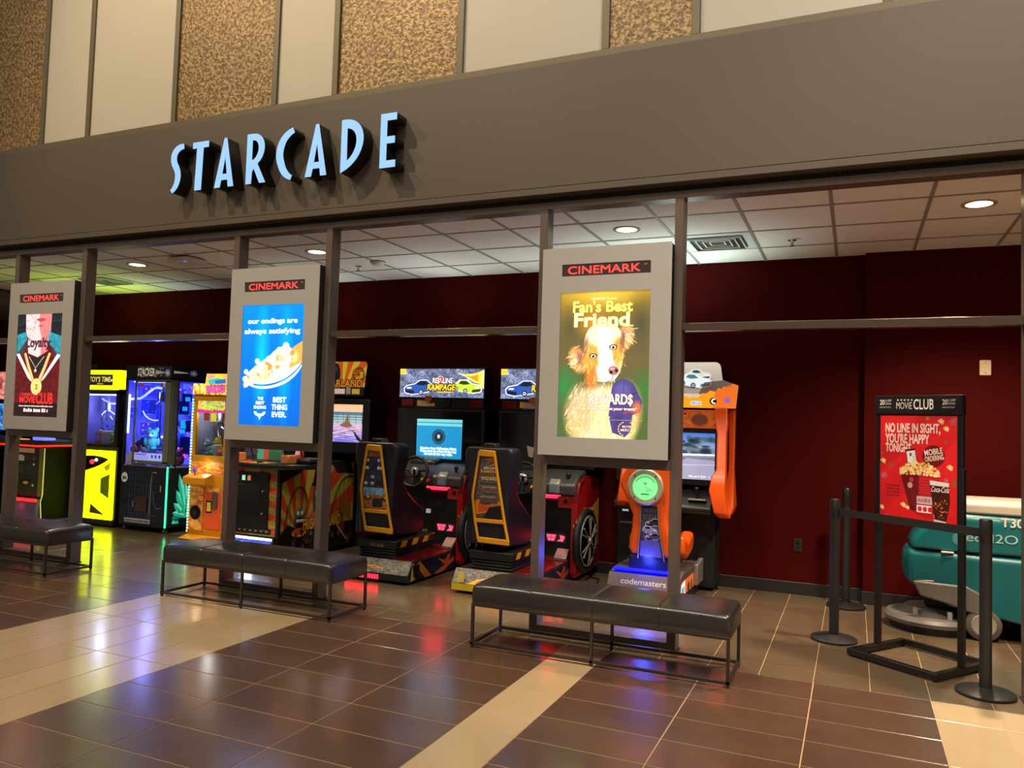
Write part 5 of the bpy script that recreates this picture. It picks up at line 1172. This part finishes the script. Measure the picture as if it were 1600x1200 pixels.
for (x, z) in ((.15, 1.30), (.20, 1.27), (.17, 1.73), (.22, 1.735), (.06, 1.0), (.14, .99), (.24, 1.01)): MB().ball((x, .29, z), .011, n=8, m=6).build('pink_led', M('pink_led', (255, 60, 140), .4, es=4), t)
for (y, z) in ((.26, 1.50), (.24, 1.33), (.25, 1.28), (.24, 1.22), (.30, 1.62)): box('cyan_led_panel', M('cyan_led', (20, 150, 255), .4, es=1.6), t, (hw-.05, hw-.03, y-.03, y+.03, z-.025, z+.025), .003)
lamp('POINT', 'crane_light', (X0-.05, Y0+.2, 1.66), None, 10, (.24, .27, 1), .08); lamp('POINT', 'crane_light', (X0+.1, Y0+.10, 1.2), None, 5, (.35, .38, 1), .08)
box('header_box', m_blackm, t, (-hw, hw+.0, -.004, D, 1.862, 2.015), .008)
cv = Cv(330, 64, (16, 14, 16)); cv.text('STACKER', 92, 52, 40, (186, 172, 144), .03, w=166, vs=1.0)
r = random.Random(8)
for k in range(70): x = r.uniform(4, 250); y = r.uniform(6, 58); cv.poly([(x, y-4), (x+3, y), (x, y+5), (x-3, y)], r.choice([(206, 196, 176), (150, 136, 112), (30, 26, 26), (236, 230, 220)]), .8)
for k in range(8): cv.poly([(184+k*12, 34-18+k*2), (196+k*12, 34), (184+k*12, 34+18-k*2), (190+k*12, 34)], (214, 206, 196))
for k in range(12): cv.line([(296, 36), (296+26*math.cos(k*.52), 36+22*math.sin(k*.52))], 3, (150, 160, 186))
front('header_print', -hw+.19, hw-.01, 1.865, 2.005, -.0065, cv.mat('crane_header_print', .75, .4), t)
pane('header_side_print', [(hw+.002, .0, 1.868), (hw+.002, D-.02, 1.868), (hw+.002, D-.02, 2.008), (hw+.002, .0, 2.008)], (lambda c: (([c.poly([(10+k*9, 40-14+k*1.2), (20+k*9, 40), (10+k*9, 40+14-k*1.2)], (206, 200, 196)) for k in range(9)], [c.line([(122, 40), (122+24*math.cos(k*.52), 40+22*math.sin(k*.52))], 3, (150, 160, 186)) for k in range(12)]), c)[1])(Cv(200, 80, (14, 13, 18))).mat('header_side', .35, .4), t)
for i, (dx, dy, k, col, lb, s) in enumerate(((-.30, .22, 'plush_toy', (40, 40, 56), 'black plush at the left window of the blue crane', 1.3), (-.25, .06, 'ball_toy', (200, 60, 60), 'red ball toy at the left window of the blue crane', .9), (-.10, .20, 'plush_toy', (90, 216, 190), 'mint plush on top of the blue crane pile', 1.15), (.085, .25, 'plush_toy', (70, 66, 110), 'dark plush beside the mint plush in the blue crane', 1.05),
        (-.09, .06, 'plush_toy', (130, 124, 150), 'grey plush in front of the mint plush', .95), (-.20, .36, 'plush_toy', (60, 110, 210), 'blue plush at the back left of the blue crane', 1.2), (.10, .10, 'boxed_toy', (120, 120, 200), 'violet boxed toy in the blue crane front row', .8), (.19, .12, 'boxed_toy', (90, 100, 190), 'blue boxed toy in the blue crane front row', .7), (.26, .30, 'plush_toy', (200, 90, 120), 'rose plush by the side glass of the blue crane', .9), (.30, .20, 'ball_toy', (230, 150, 90), 'orange ball toy by the side glass of the blue crane', .8))):
    dz = .17 if lb.startswith(('mint', 'dark plush')) else (.14 if 'red ball' in lb else .0)
    if dz: MB().prism(rrect(-.07, .07, -.06, .06, .02), 'z', .80, .80+dz).build('toy_riser', M('pale_shelf', (0, 0, 0)), t, loc=(dx, dy, 0))
    toy(k, X0+dx, Y0+dy, .80+dz, (i*1.7) % 1.2-.6, col, lb, s)
# ---- yellow duck crane
X0, Y0 = -6.865, 6.95
t = thing('crane_machine', 'small golden crane machine with a pink and orange top sign', 'arcade machine', (X0, Y0, 0))
hw = .26; D = .56
m_amber = M('amber_cabinet', (226, 158, 36), .35, var=.06, es=.10, ecol=(230, 150, 20)); m_gold2 = M('gold_trim_plastic', (214, 148, 24), .3, metal=.2)
cvp = Cv(200, 200, (226, 150, 60)); cvp.noise(.3, 12, 3); cvp.noise(.8, 22, 5, (214, 70, 40), .62); cvp.noise(.7, 17, 8, (250, 206, 90), .64); m_peel = cvp.mat('amber_burst_print', .22, .35)
MB().prism([(0, .006), (-.14, .008), (-.14, .014), (0, .05), (D, .05), (D, .006)], 'x', -hw-.005, hw+.005).build('front_ramp', m_amber, t, .004)
box('lower_cabinet', m_amber, t, (-hw, hw, 0, D, .05, .92), .008)
front('lower_print', -hw+.02, hw-.02, .10, .60, -.0025, m_peel, t); front('upper_print', -hw+.02, hw-.02, .76, .895, -.0025, m_peel, t)
box('centre_stile', m_gold2, t, (-.035, -.02, -.014, 0, .07, .60), .003); box('base_bar', m_gold2, t, (-hw, hw, -.014, 0, .05, .105), .004)
dr = box('service_door', m_peel, t, (-.01, .23, -.012, -.002, .12, .55), .004)
front('door_window', .015, .10, .31, .45, -.0135, m_black, dr); front('door_plate', .028, .088, .327, .432, -.015, M('yellow_plate', (226, 190, 60), .4, es=.3), dr)
box('bill_acceptor', M('grey_metal', (130, 116, 100), .4, metal=.4), dr, (.115, .185, -.03, -.012, .36, .56), .006)
MB().lathe([(.0001, -.004), (.075, -.012), (.085, -.004), (.085, .0)], c=(-.155, 0, .30), ax='y', n=28).build('prize_hole', m_blackm, t, smooth=True)
cv = Cv(80, 80, (20, 16, 12)); [cv.poly([(26+k*10, 50), (30+k*10, 20), (36+k*10, 50)], (130, 100, 50)) for k in range(3)]; cv.blocks(18, 62, 62, 8, (110, 84, 44)); front('hole_print', -.20, -.11, .255, .345, -.0135, cv.mat('hole_print', 0, .5), t)
MB().prism([(0, .62), (-.13, .63), (-.13, .715), (-.02, .755), (0, .755)], 'x', -hw+.01, .10).build('control_shelf', m_amber, t, .01)
MB().cyl((-.12, -.07, .73), (-.12, -.07, .785), .008, n=8).ball((-.12, -.07, .80), .026).build('joystick', M('violet_ball', (90, 80, 200), .3, es=.3), t, smooth=True)
box('lit_button', M('white_lit_button', (255, 250, 240), .3, es=3), t, (.02, .09, -.10, -.04, .735, .752), .004)
for q in ((-hw, -hw+.05, 0, .04), (hw-.045, hw, 0, .04), (-hw, -hw+.03, D-.03, D), (hw-.03, hw, D-.03, D)): box('corner_post', m_gold2, t, (q[0], q[1], q[2], q[3], .90, 1.64), .004)
box('window_rail', m_gold2, t, (-hw, hw, -.008, .04, .90, .965), .004); box('top_rail', m_gold2, t, (-hw, hw, -.008, D, 1.60, 1.68), .004)
box('window_pane', m_glass, t, (-hw+.05, hw-.045, .010, .015, .965, 1.60)); box('cabinet_shelf', M('pale_shelf', (0, 0, 0)), t, (-hw+.01, hw-.01, .02, D, .92, .965)); box('back_panel', M('grey_blue_back', (130, 134, 170), .5), t, (-hw, hw, D-.02, D, .92, 1.64))
box('side_glass', m_glass, t, (hw-.012, hw-.007, .04, D-.03, .965, 1.60))
box('side_panel', M('grey_blue_back', (0, 0, 0)), t, (-hw, -hw+.012, .04, D-.02, .965, 1.60))
cv = Cv(220, 90, (246, 196, 90)); cv.noise(.4, 12, 3); cv.poly([(0, 64), (220, 60), (220, 90), (0, 90)], (206, 40, 150)); cv.rect(40, 10, 220, 30, (120, 206, 200), .6); cv.text('Winner', 126, 36, 22, (206, 246, 90), .03, w=104, out=(3, (60, 120, 50)), shear=.1); cv.text('Every Time', 126, 68, 22, (226, 246, 70), .03, w=150, out=(3, (60, 120, 50)), shear=.1)
front('window_sign', -.20, hw-.03, 1.46, 1.60, .006, cv.mat('winner_sign', .85, .4), t)
front('maroon_sticker', -.10, -.02, 1.37, 1.47, .007, M('maroon_sticker', (150, 50, 60), .5, es=.25), t); front('lime_sticker', .0, .09, 1.36, 1.46, .007, M('lime_sticker', (206, 210, 70), .5, es=.45), t)
claw(t, -.04, .20, 1.18, 1.58, m_claw)
MB().tube([(x, .16, z) for x, z in bez((.02, 1.30), (.10, 1.24), (.20, 1.30), (.21, 1.44), 8)], .008, 8).build('lit_hose', M('lit_hose', (0, 0, 0)), t, smooth=True)
MB().box(-hw, hw, -.01, .30, 1.672, 1.80).build('sign_box', m_amber, t, .008)
top = [(-hw, 1.672), (hw, 1.672), (hw, 1.915), (-.06, 1.915), (-.075, 1.80), (-hw, 1.80)]
MB().prism(top, 'y', -.02, .06).build('sign_board', m_amber, t, .004)
cv = Cv(210, 100, (246, 180, 70)); cv.noise(.5, 9, 7); cv.ell(60, 70, 20, 16, (255, 230, 120), .8, .5); cv.ell(24, 66, 16, 16, (255, 226, 150), .9, .5); cv.rect(80, 0, 210, 50, (250, 196, 80)); cv.ell(150, 20, 34, 22, (255, 226, 60)); cv.poly([(90, 30), (150, 20), (200, 30), (190, 48), (96, 50)], (60, 190, 190)); cv.poly([(130, 34), (196, 24), (200, 44), (140, 48)], (40, 110, 206)); cv.poly([(88, 10), (130, 6), (130, 18), (88, 24)], (250, 150, 190)); cv.text('DUCKS', 140, 86, 26, (236, 90, 200), .045, w=110, out=(3, (170, 30, 130)), rot=-.03)
pane('sign_print', [(x, -.0225, z) for x, z in top], cv.mat('duck_sign_print', .9, .3), t, uv=[((x+hw)/(2*hw), (z-1.672)/.243) for x, z in top])
m_dot = M('led_dots', (190, 255, 190), .4, es=3, ecol=(150, 255, 170)); m_dot2 = M('led_dots_white', (255, 246, 200), .4, es=3)
for k in range(46): MB().box(-hw-.014, -hw-.002, -.010, .0, .07+k*.034, .07+k*.034+.02).build('led_dot', m_dot if k > 28 or k % 3 else m_dot2, t)
lamp('POINT', 'crane_light', (X0, Y0+.12, 1.44), None, 4, (1, .92, .8), .06); lamp('POINT', 'shelf_light', (X0, Y0-.08, .86), None, .5, (1, .8, .5), .03)
for i, (dx, dy, k, col, lb, s) in enumerate(((-.14, .30, 'plush_toy', (230, 200, 60), 'yellow plush at the back of the golden crane', .9), (.02, .10, 'boxed_toy', (206, 206, 214), 'clear boxed toy in the golden crane', .75), (-.02, .06, 'ball_toy', (60, 200, 80), 'green ball toy in the golden crane', .6), (.10, .08, 'ball_toy', (240, 110, 90), 'coral ball toy in the golden crane', .65), (.17, .14, 'plush_toy', (70, 170, 190), 'teal plush at the right of the golden crane', .8), (-.13, .12, 'plush_toy', (120, 140, 180), 'slate plush at the left of the golden crane', .8))):
    toy(k, X0+dx, Y0+dy, .965, (i*1.1) % 1-.5, col, lb, s)
# ================================================================ twin shooting cabinets with red neon decks, far left
def neon_shooter(x0, y0, label):
    t = thing('shooting_cabinet', label, 'arcade machine', (x0, y0, 0), group=None)
    hw = .30
    box('cabinet_body', M('deep_black', (7, 6, 7), .6, spec=.2), t, (-hw, hw, .0, .93, .02, .98), .01)
    MB().prism([(-.001, .335), (-.05, .325), (-.07, .04), (-.001, .02)], 'x', -hw+.03, hw-.03).build('lit_skirt', M('purple_grey_skirt', (90, 78, 110), .4, es=.10), t, .006)
    box('red_neon', M('red_neon', (255, 40, 40), .4, es=3.2, ecol=(255, 26, 22)), t, (-hw+.03, hw-.03, -.075, -.05, .30, .335), .004)
    lamp('SPOT', 'neon_glow', (x0, y0-.10, .30), (x0, y0-.06, 0), 1.6, (1, .1, .08), .05, 120)
    MB().tube([(hw+.002, -.004, .06), (hw-.02, -.008, .30), (hw+.004, -.006, .38), (hw+.004, -.006, .96)], .006, 6).build('edge_molding', M('yellow_edge', (220, 226, 120), .4, es=.5), t)
    cv = Cv(140, 220, (34, 40, 26)); cv.rect(4, 6, 96, 26, (206, 200, 150)); cv.rect(8, 40, 52, 64, (200, 206, 206)); cv.rect(14, 36, 44, 44, (200, 206, 206)); cv.rect(60, 44, 78, 60, (80, 50, 36)); cv.rect(86, 42, 104, 60, (90, 54, 40)); cv.rect(6, 84, 52, 122, (50, 60, 30)); cv.rect(60, 80, 110, 128, (44, 50, 34)); cv.rect(0, 136, 120, 210, (40, 50, 28)); cv.line([(6, 190), (30, 140)], 3, (90, 110, 50)); cv.poly([(36, 146), (90, 142), (80, 176), (48, 172)], (20, 24, 20)); cv.ell(64, 162, 14, 8, (190, 170, 60)); cv.ell(96, 78, 5, 6, (210, 214, 210)); cv.ell(96, 172, 5, 7, (200, 204, 200)); cv.rect(118, 0, 140, 220, (106, 110, 40))
    front('front_print', -hw+.01, hw-.005, .36, .965, -.0025, cv.mat('neon_shooter_front', .10, .4), t)
    dk = MB().prism([(-.40, .0), (-.36, -.16), (.36, -.16), (.40, .0), (.40, .60), (-.40, .60)], 'z', 1.0, 1.06).build('control_deck', m_black, t, .01)
    MB().tube([(-.402, .6, .992), (-.402, .0, .992), (-.36, -.162, .992), (.36, -.162, .992), (.402, 0, .992), (.402, .6, .992)], .009, 6).build('deck_neon', M('red_neon', (0, 0, 0)), dk)
    for gx in (-.2, .22):
        g = MB().prism([(-.08, 1.14), (-.08, 1.20), (.20, 1.22), (.20, 1.17), (.06, 1.15), (.02, 1.06), (-.03, 1.06)], 'x', gx-.025, gx+.025).build('light_gun', M('violet_gun', (120, 96, 160), .35, es=.12), t, .006)
    box('deck_lamp', M('blue_lamp', (110, 120, 255), .4, es=1.2), t, (.20, .40, -.10, .06, 1.06, 1.10), .006); box('deck_lamp_amber', M('amber_lamp', (255, 160, 60), .4, es=1.0), t, (-.02, .10, -.14, -.06, 1.06, 1.07), .004)
    box('rear_cabinet', m_blackm, t, (-.36, .36, .60, .93, .98, 2.05), .01)
    mon = box('monitor_housing', m_black, t, (-.42, .42, .52, .60, 1.10, 1.98), .01)
    cv = Cv(200, 120, (60, 130, 220)); cv.noise(.5, 16, 3); cv.noise(.5, 6, 5); front('lit_screen', -.39, .39, 1.14, 1.50, .517, cv.mat('neon_shooter_screen', .9, .2), mon)
    cv = Cv(200, 120, (230, 120, 110)); cv.noise(.6, 14, 6); cv.noise(.6, 10, 7, (250, 236, 230), .6); front('top_art', -.39, .39, 1.56, 1.94, .517, cv.mat('neon_shooter_top', .8, .3), mon)
    MB().prism([(.0, .02), (-.10, .03), (-.10, .05), (0, .08), (.93, .08), (.93, .02)], 'x', hw-.02, hw+.10).build('blue_foot_panel', M('blue_foot', (34, 50, 110), .4), t, .006)
    return t
n1 = neon_shooter(-9.47, 6.60, 'shooting cabinet with red neon deck directly under the red hoodie poster')
n2 = dup(n1, (-10.75, 6.60, 0), 'shooting cabinet with red neon deck cut by the photo edge')
# ================================================================ stanchions, poster stand, scrubber
m_post = M('stanchion_black', (34, 33, 34), .42, var=.08, bump=.03, bscale=120)
def stanchion(x, y, label, r=.155):
    t = thing('stanchion', label, 'stanchion', (x, y, 0), group='black belt stanchions')
    MB().lathe([(.0001, .0), (r-.01, 0), (r, .006), (r, .016), (r-.012, .024), (.06, .034), (.045, .042), (.0001, .042)], n=40).build('base_plate', m_post, t, smooth=True)
    MB().lathe([(.0325, .036), (.0325, .90)], n=24).build('post', m_post, t, smooth=True)
    MB().lathe([(.0335, .855), (.0345, .86), (.0345, .985), (.030, .992), (.0001, .992)], n=24).build('belt_head', M('stanchion_head', (26, 26, 27), .35), t, smooth=True)
    return t
P1, P2 = Vector((-.122, 6.066, 0)), Vector((.697, 5.264, 0))
s1 = stanchion(P1.x, P1.y, 'black stanchion holding the wide end of the belt, left of the poster stand')
s2 = stanchion(P2.x, P2.y, 'black stanchion at the near end of the belt, right of the poster stand')
s3 = stanchion(-.055, 7.25, 'black stanchion standing against the maroon wall')
d = (P2-P1); n_ = Vector((-d.y, d.x, 0)).normalized()*.002
a, b = Vector((0, 0, 0))+d.normalized()*.036, d-d.normalized()*.036
MB().add([tuple(v) for v in (a-n_+Vector((0, 0, .878)), b-n_+Vector((0, 0, .886)), b-n_+Vector((0, 0, .936)), a-n_+Vector((0, 0, .928)), a+n_+Vector((0, 0, .878)), b+n_+Vector((0, 0, .886)), b+n_+Vector((0, 0, .936)), a+n_+Vector((0, 0, .928)))],
         [(0, 1, 2, 3), (7, 6, 5, 4), (0, 4, 5, 1), (1, 5, 6, 2), (2, 6, 7, 3), (3, 7, 4, 0)]).build('belt', M('black_webbing', (26, 25, 25), .7, bump=.2, bscale=300), s1)
# poster stand
A_, B_ = Vector((.155, 5.93)), Vector((.614, 5.60)); mid_ = (A_+B_)/2; ang = math.atan2(B_.y-A_.y, B_.x-A_.x); hl = (B_-A_).length/2
t = thing('poster_stand', 'black metal floor stand with a red popcorn poster', 'poster stand', (mid_.x, mid_.y, 0), ang)
m_std = M('stand_black', (18, 18, 19), .4, var=.08)
q = MB()
for y in (-.28, .28): q.box(-hl-.02, hl+.02, y-.02, y+.02, .012, .05)
for x in (-hl, hl): q.box(x-.02, x+.02, -.26, .26, .012, .05)
q.build('base_frame', m_std, t, .003)
for x in (-hl, hl):
    for y in (-.28, .28): MB().cyl((x, y, 0), (x, y, .014), .014, n=10).build('foot', m_std, t)
    box('upright', m_std, t, (x-.018, x+.018, -.018, .018, .05, 1.262), .003)
    box('inner_upright', m_std, t, (x-.012, x+.012, -.012, .012, 1.262, 1.70), .003)
box('poster_frame', m_std, t, (-hl+.012, hl-.012, -.016, .016, .885, 1.60), .003)
box('header_box', m_std, t, (-hl-.018, hl+.010, -.026, .026, 1.597, 1.722), .003)
cv = Cv(480, 110, (24, 22, 23)); cv.text('MOVIE', 172, 82, 38, (244, 240, 236), -.004, w=90, vs=1.15); cv.text('CLUB', 282, 83, 50, (244, 240, 236), .015, w=112, vs=1.25)
for k in range(5): cv.poly([(136+k*20+8*(1 if i % 2 == 0 else .42)*math.sin(i*math.pi/5), 24-8*(1 if i % 2 == 0 else .42)*math.cos(i*math.pi/5)) for i in range(10)], (244, 240, 236))
for x in (58, 414): cv.text('20', x-16, 54, 32, (244, 240, 236), .02, w=28); cv.text('% OFF', x+20, 34, 13, (244, 240, 236), .015, w=38); cv.text('DRINKS', x+20, 54, 13, (230, 226, 222), .01, w=38); cv.text('UPGRADE TODAY', x+3, 76, 10, (226, 222, 218), .01, w=68)
front('header_print', -hl-.013, hl+.005, 1.604, 1.716, -.028, cv.mat('stand_header_print', 0, .4, 1.2), t)
c = Cv(430, 600, (222, 34, 40)); c.grad((228, 36, 42), (206, 28, 36))
c.text('NO LINE IN SIGHT,', 186, 96, 42, (250, 244, 240), .03, w=312, vs=1.2); c.text("YOU'RE HAPPY", 156, 158, 42, (250, 244, 240), .03, w=254, vs=1.2); c.text('TONIGHT', 106, 210, 42, (250, 244, 240), .03, w=150, vs=1.1); c.ell(184, 206, 4, 4, (250, 244, 240))
for x, y, r_, col in ((410, 30, 26, (130, 130, 170)), (66, 290, 30, (120, 90, 70)), (24, 352, 22, (170, 130, 170)), (374, 356, 14, (150, 130, 180)), (420, 372, 26, (130, 96, 70)), (272, 14, 12, (170, 160, 150)), (372, 146, 10, (130, 120, 60)), (38, 588, 12, (150, 110, 130)), (12, 224, 10, (140, 110, 60))):
    for k in range(6):
        a_ = k*math.pi/3; c.line([(x, y), (x+r_*math.cos(a_), y+r_*math.sin(a_))], 4, col, .8); c.line([(x+r_*.6*math.cos(a_+.3), y+r_*.6*math.sin(a_+.3)), (x+r_*.6*math.cos(a_-.3), y+r_*.6*math.sin(a_-.3))], 3, col, .8)
def pop(x, y, s):
    for dx, dy in ((0, 0), (.6, -.3), (-.5, -.4), (.1, -.8), (.5, .4)): c.ell(x+dx*s, y+dy*s, s*.6, s*.5, ((250, 236, 190), (236, 206, 120))[int(dx*10) % 2], 1, .3)
for x, y, s in ((344, 34, 16), (372, 74, 15), (16, 270, 16), (392, 288, 16), (10, 544, 14), (136, 518, 15), (160, 530, 12), (268, 560, 12)): pop(x, y, s)
c.ell(306, 226, 62, 62, (110, 18, 26)); c.text('MOBILE', 308, 216, 27, (250, 244, 240), .02, w=100, rot=-.2, vs=1.15); c.text('ORDERING', 312, 250, 24, (250, 244, 240), .02, w=104, rot=-.2, vs=1.15)
c.poly([(150, 196), (204, 186), (218, 280), (160, 290)], (40, 36, 40)); c.poly([(154, 206), (203, 197), (214, 276), (164, 284)], (240, 238, 240)); c.rect(172, 214, 184, 232, (170, 30, 40)); [c.blocks(190, 224+k*12, 206, 5, (170, 170, 176), k) for k in range(4)]
c.poly([(118, 330), (226, 322), (340, 340), (312, 576), (236, 566), (178, 540)], (150, 18, 28)); c.poly([(226, 322), (340, 340), (312, 576), (232, 566)], (176, 24, 34))
for k in range(4): c.poly([(124+k*13, 330), (131+k*13, 330), (184+k*8, 540), (178+k*8, 540)], (70, 14, 20))
for i in range(7):
    for j in range(6): c.rect(222+j*17+(i % 2)*8, 336+i*16, 236+j*17+(i % 2)*8, 346+i*16, (206, 44, 50), .8)
c.poly([(160, 330), (226, 322), (222, 540), (200, 536)], (110, 16, 26)); c.ell(184, 366, 14, 14, (196, 60, 70)); c.ell(176, 398, 15, 18, (206, 160, 150)); c.rect(214, 456, 300, 500, (200, 170, 176)); c.blocks(222, 488, 292, 22, (150, 110, 120), 4); c.rect(214, 506, 296, 548, (230, 220, 220)); [c.ell(232+k*28, 528, 12, 15, (196, 40, 60)) or c.ell(232+k*28, 528, 5, 8, (230, 220, 220)) for k in range(3)]
r = random.Random(2)
for k in range(150):
    x = r.uniform(120, 338); top_ = 330-60*max(0, 1-((x-226)/112)**2); c.ell(x, r.uniform(top_-14, 338), r.uniform(6, 12), r.uniform(5, 10), r.choice([(250, 226, 150), (240, 206, 110), (226, 180, 80), (252, 240, 196)]), 1, .3)
c.poly([(286, 376), (388, 384), (396, 470), (372, 610), (312, 604), (300, 480)], (60, 20, 14)); c.poly([(286, 362), (390, 370), (388, 392), (288, 388)], (222, 220, 216)); c.poly([(308, 576), (376, 584), (372, 612), (312, 604)], (206, 196, 192))
for k in range(40): c.ell(r.uniform(306, 378), r.uniform(460, 570), r.uniform(4, 9), r.uniform(4, 8), r.choice([(150, 70, 30), (206, 110, 50), (90, 36, 20), (230, 150, 90)]), .8, .5)
c.text('Coca-Cola', 340, 424, 30, (250, 248, 246), .01, w=96, shear=.2)
[c.blocks(36, 414+k*19, 116, 11, (130, 22, 28), k) for k in range(4)]
front('poster_sheet', -hl+.022, hl-.022, .905, 1.588, -.0185, c.mat('popcorn_poster_print', 0, .35, 1.25), t, label='red poster with popcorn bucket and drink')
# floor scrubber
t = thing('floor_scrubber', 'teal walk-behind floor scrubber behind the poster stand', 'cleaning machine', (1.05, 6.86, 0))
m_teal = M('teal_body', (12, 96, 102), .32, var=.06, scale=4); m_teal2 = M('teal_body_upper', (14, 102, 108), .30, var=.06, scale=4); m_grey = M('grey_rubber', (104, 100, 94), .45, var=.08); m_lid = M('tank_lid', (190, 184, 172), .4)
# body sections along x: (x, y half width, z bottom, z top)
def body(name, secs, mat, bev=.02):
    rings = []
    for x, w_, z0, z1, ch in secs: rings.append([(x, -w_, z0), (x, w_, z0), (x, w_, z1-ch), (x, w_-ch, z1), (x, -w_+ch, z1), (x, -w_, z1-ch)])
    return MB().loft(rings).build(name, mat, t, bev, smooth=True, seg=3)
body('lower_body', [(-.70, .16, .40, .56, .03), (-.66, .23, .36, .61, .03), (-.40, .275, .22, .612, .03), (.30, .285, .10, .605, .03), (.70, .27, .10, .60, .03)], m_teal)
body('upper_body', [(-.655, .19, .622, .65, .01), (-.63, .235, .62, .70, .02), (-.52, .262, .62, .86, .05), (-.47, .266, .62, .905, .05), (-.30, .270, .62, .915, .05), (.70, .265, .615, .905, .06)], m_teal2)
body('tank_lid', [(-.345, .22, .905, .975, .03), (-.32, .25, .90, 1.0, .03), (.60, .25, .90, 1.005, .03)], m_lid, .015)
MB().prism([(-.645, .385), (-.30, .38), (-.20, .33), (-.09, .135), (-.42, .24), (-.60, .28)], 'y', -.292, -.262).build('front_skirt', m_grey, t, .012, smooth=True)
MB().prism([(-.60, .30), (-.62, .385), (-.50, .40), (-.50, .26)], 'y', -.262, .20).build('nose_skirt', m_grey, t, .012)
box('hinge_clip', m_white, t, (-.46, -.38, -.285, -.262, .607, .617), .002)
MB().lathe([(.0001, .05), (.30, .05), (.325, .058), (.33, .085), (.31, .11), (.22, .125), (.18, .165), (.0001, .17)], c=(-.50, -.01, 0), n=44).build('scrub_deck', m_grey, t, smooth=True)
MB().lathe([(.27, .0), (.29, .0), (.30, .05)], c=(-.50, -.01, 0), n=44).build('brush_skirt', m_blackm, t, smooth=True)
[MB().cyl((x, y, .115), (x, y, .175), .018, n=10).build('deck_knob', m_lid, t) for x, y in ((-.62, -.20), (-.40, -.24))]
box('deck_arm', m_blackm, t, (-.55, -.10, -.10, .10, .16, .30), .02)
for y in (-.255, .255):
    s_ = -1 if y < 0 else 1
    w = MB().lathe([(.0001, y-.03), (.095, y-.035), (.115, y-.022), (.115, y+.022), (.095, y+.035), (.0001, y+.03)], c=(-.19, 0, .115), ax='y', n=32).build('wheel', M('wheel_grey', (96, 90, 84), .5), t, smooth=True)
    MB().lathe([(.0001, y+s_*.033), (.05, y+s_*.036), (.075, y+s_*.038), (.082, y+s_*.033)], c=(-.19, 0, .115), ax='y', n=24).build('wheel_hub', M('wheel_hub_grey', (150, 144, 132), .4), w, smooth=True)
box('rear_chassis', m_blackm, t, (.05, .68, -.22, .22, .05, .12), .01)
for y in (-.15, .15): MB().cyl((.55, y-.02, .035), (.55, y+.02, .035), .035, n=16).build('caster', m_blackm, t)
MB().tube([(.62, -.2, .9), (.80, -.2, 1.02), (.80, .2, 1.02), (.62, .2, .9)], .016, 8).build('handle', m_blackm, t, smooth=True)
def fit_text(name, body_, x0, x1, z, y, mat, off=.0, hscale=1.0):
    cu = bpy.data.curves.new('txt', 'FONT'); cu.body = body_; cu.size = 1; cu.offset = off; cu.extrude = .01
    o = bpy.data.objects.new('txt', cu); me = bpy.data.meshes.new_from_object(o); bpy.data.objects.remove(o); bpy.data.curves.remove(cu)
    xs = [v.co.x for v in me.vertices]; k = (x1-x0)/(max(xs)-min(xs)); mn = min(xs)
    for v in me.vertices: v.co = ((v.co.x-mn)*k+x0, y+v.co.z*.1, z+v.co.y*k*hscale)
    return link_mesh(name, me, mat, t)
fit_text('model_lettering', 'T300', -.085, .10, .825, -.2725, m_white, .02, 1.0)
fit_text('ring_lettering', 'ecH2O', -.30, .02, .705, -.2705, M('pale_lettering', (160, 196, 200), .5), .0, .8)
MB().lathe([(.0001, -.2715), (.05, -.2705)], c=(-.34, 0, .715), ax='y', n=24).build('round_emblem', M('emblem_blue', (70, 140, 150), .4), t)
# loose cable by the wall
o = MB().tube([(-1.12, 7.36, .008), (-1.16, 7.42, .008), (-1.20, 7.40, .02), (-1.17, 7.46, .05), (-1.13, 7.44, .03), (-1.16, 7.50, .008), (-1.24, 7.48, .008)], .006, 6).build('power_cable', m_blackm, None, smooth=True); tag(o, 'short dark loop of cable on the floor beside the orange racing cabinet', 'cable')
o = MB().tube([(-2.16, 7.0, .008), (-2.2, 7.2, .008), (-2.28, 7.24, .008), (-2.34, 7.36, .008), (-2.34, 7.50, .008)], .007, 6).build('power_cable', m_blackm, None, smooth=True); tag(o, 'dark power cable running along the floor between the driving and racing cabinets', 'cable')
# fill spots added above the cabinets to brighten the ceiling, aimed up
for x, y, z, pw, col in ((-8.72, 7.1, 2.05, 40, (.70, .95, .14)), (-7.9, 7.25, 2.08, 10, (.7, .8, 1)), (-1.50, 7.2, 2.12, 70, (.80, 1, .90)), (-3.94, 7.2, 2.06, 22, (.95, 1, .94)), (-2.76, 7.2, 2.06, 18, (.95, 1, .94)), (-5.45, 7.25, 2.10, 16, (.95, 1, .92))):
    lamp('SPOT', 'ceiling_fill', (x, y, z), (x, y-.25, z+1), pw, col, .22, 126, 1.0)
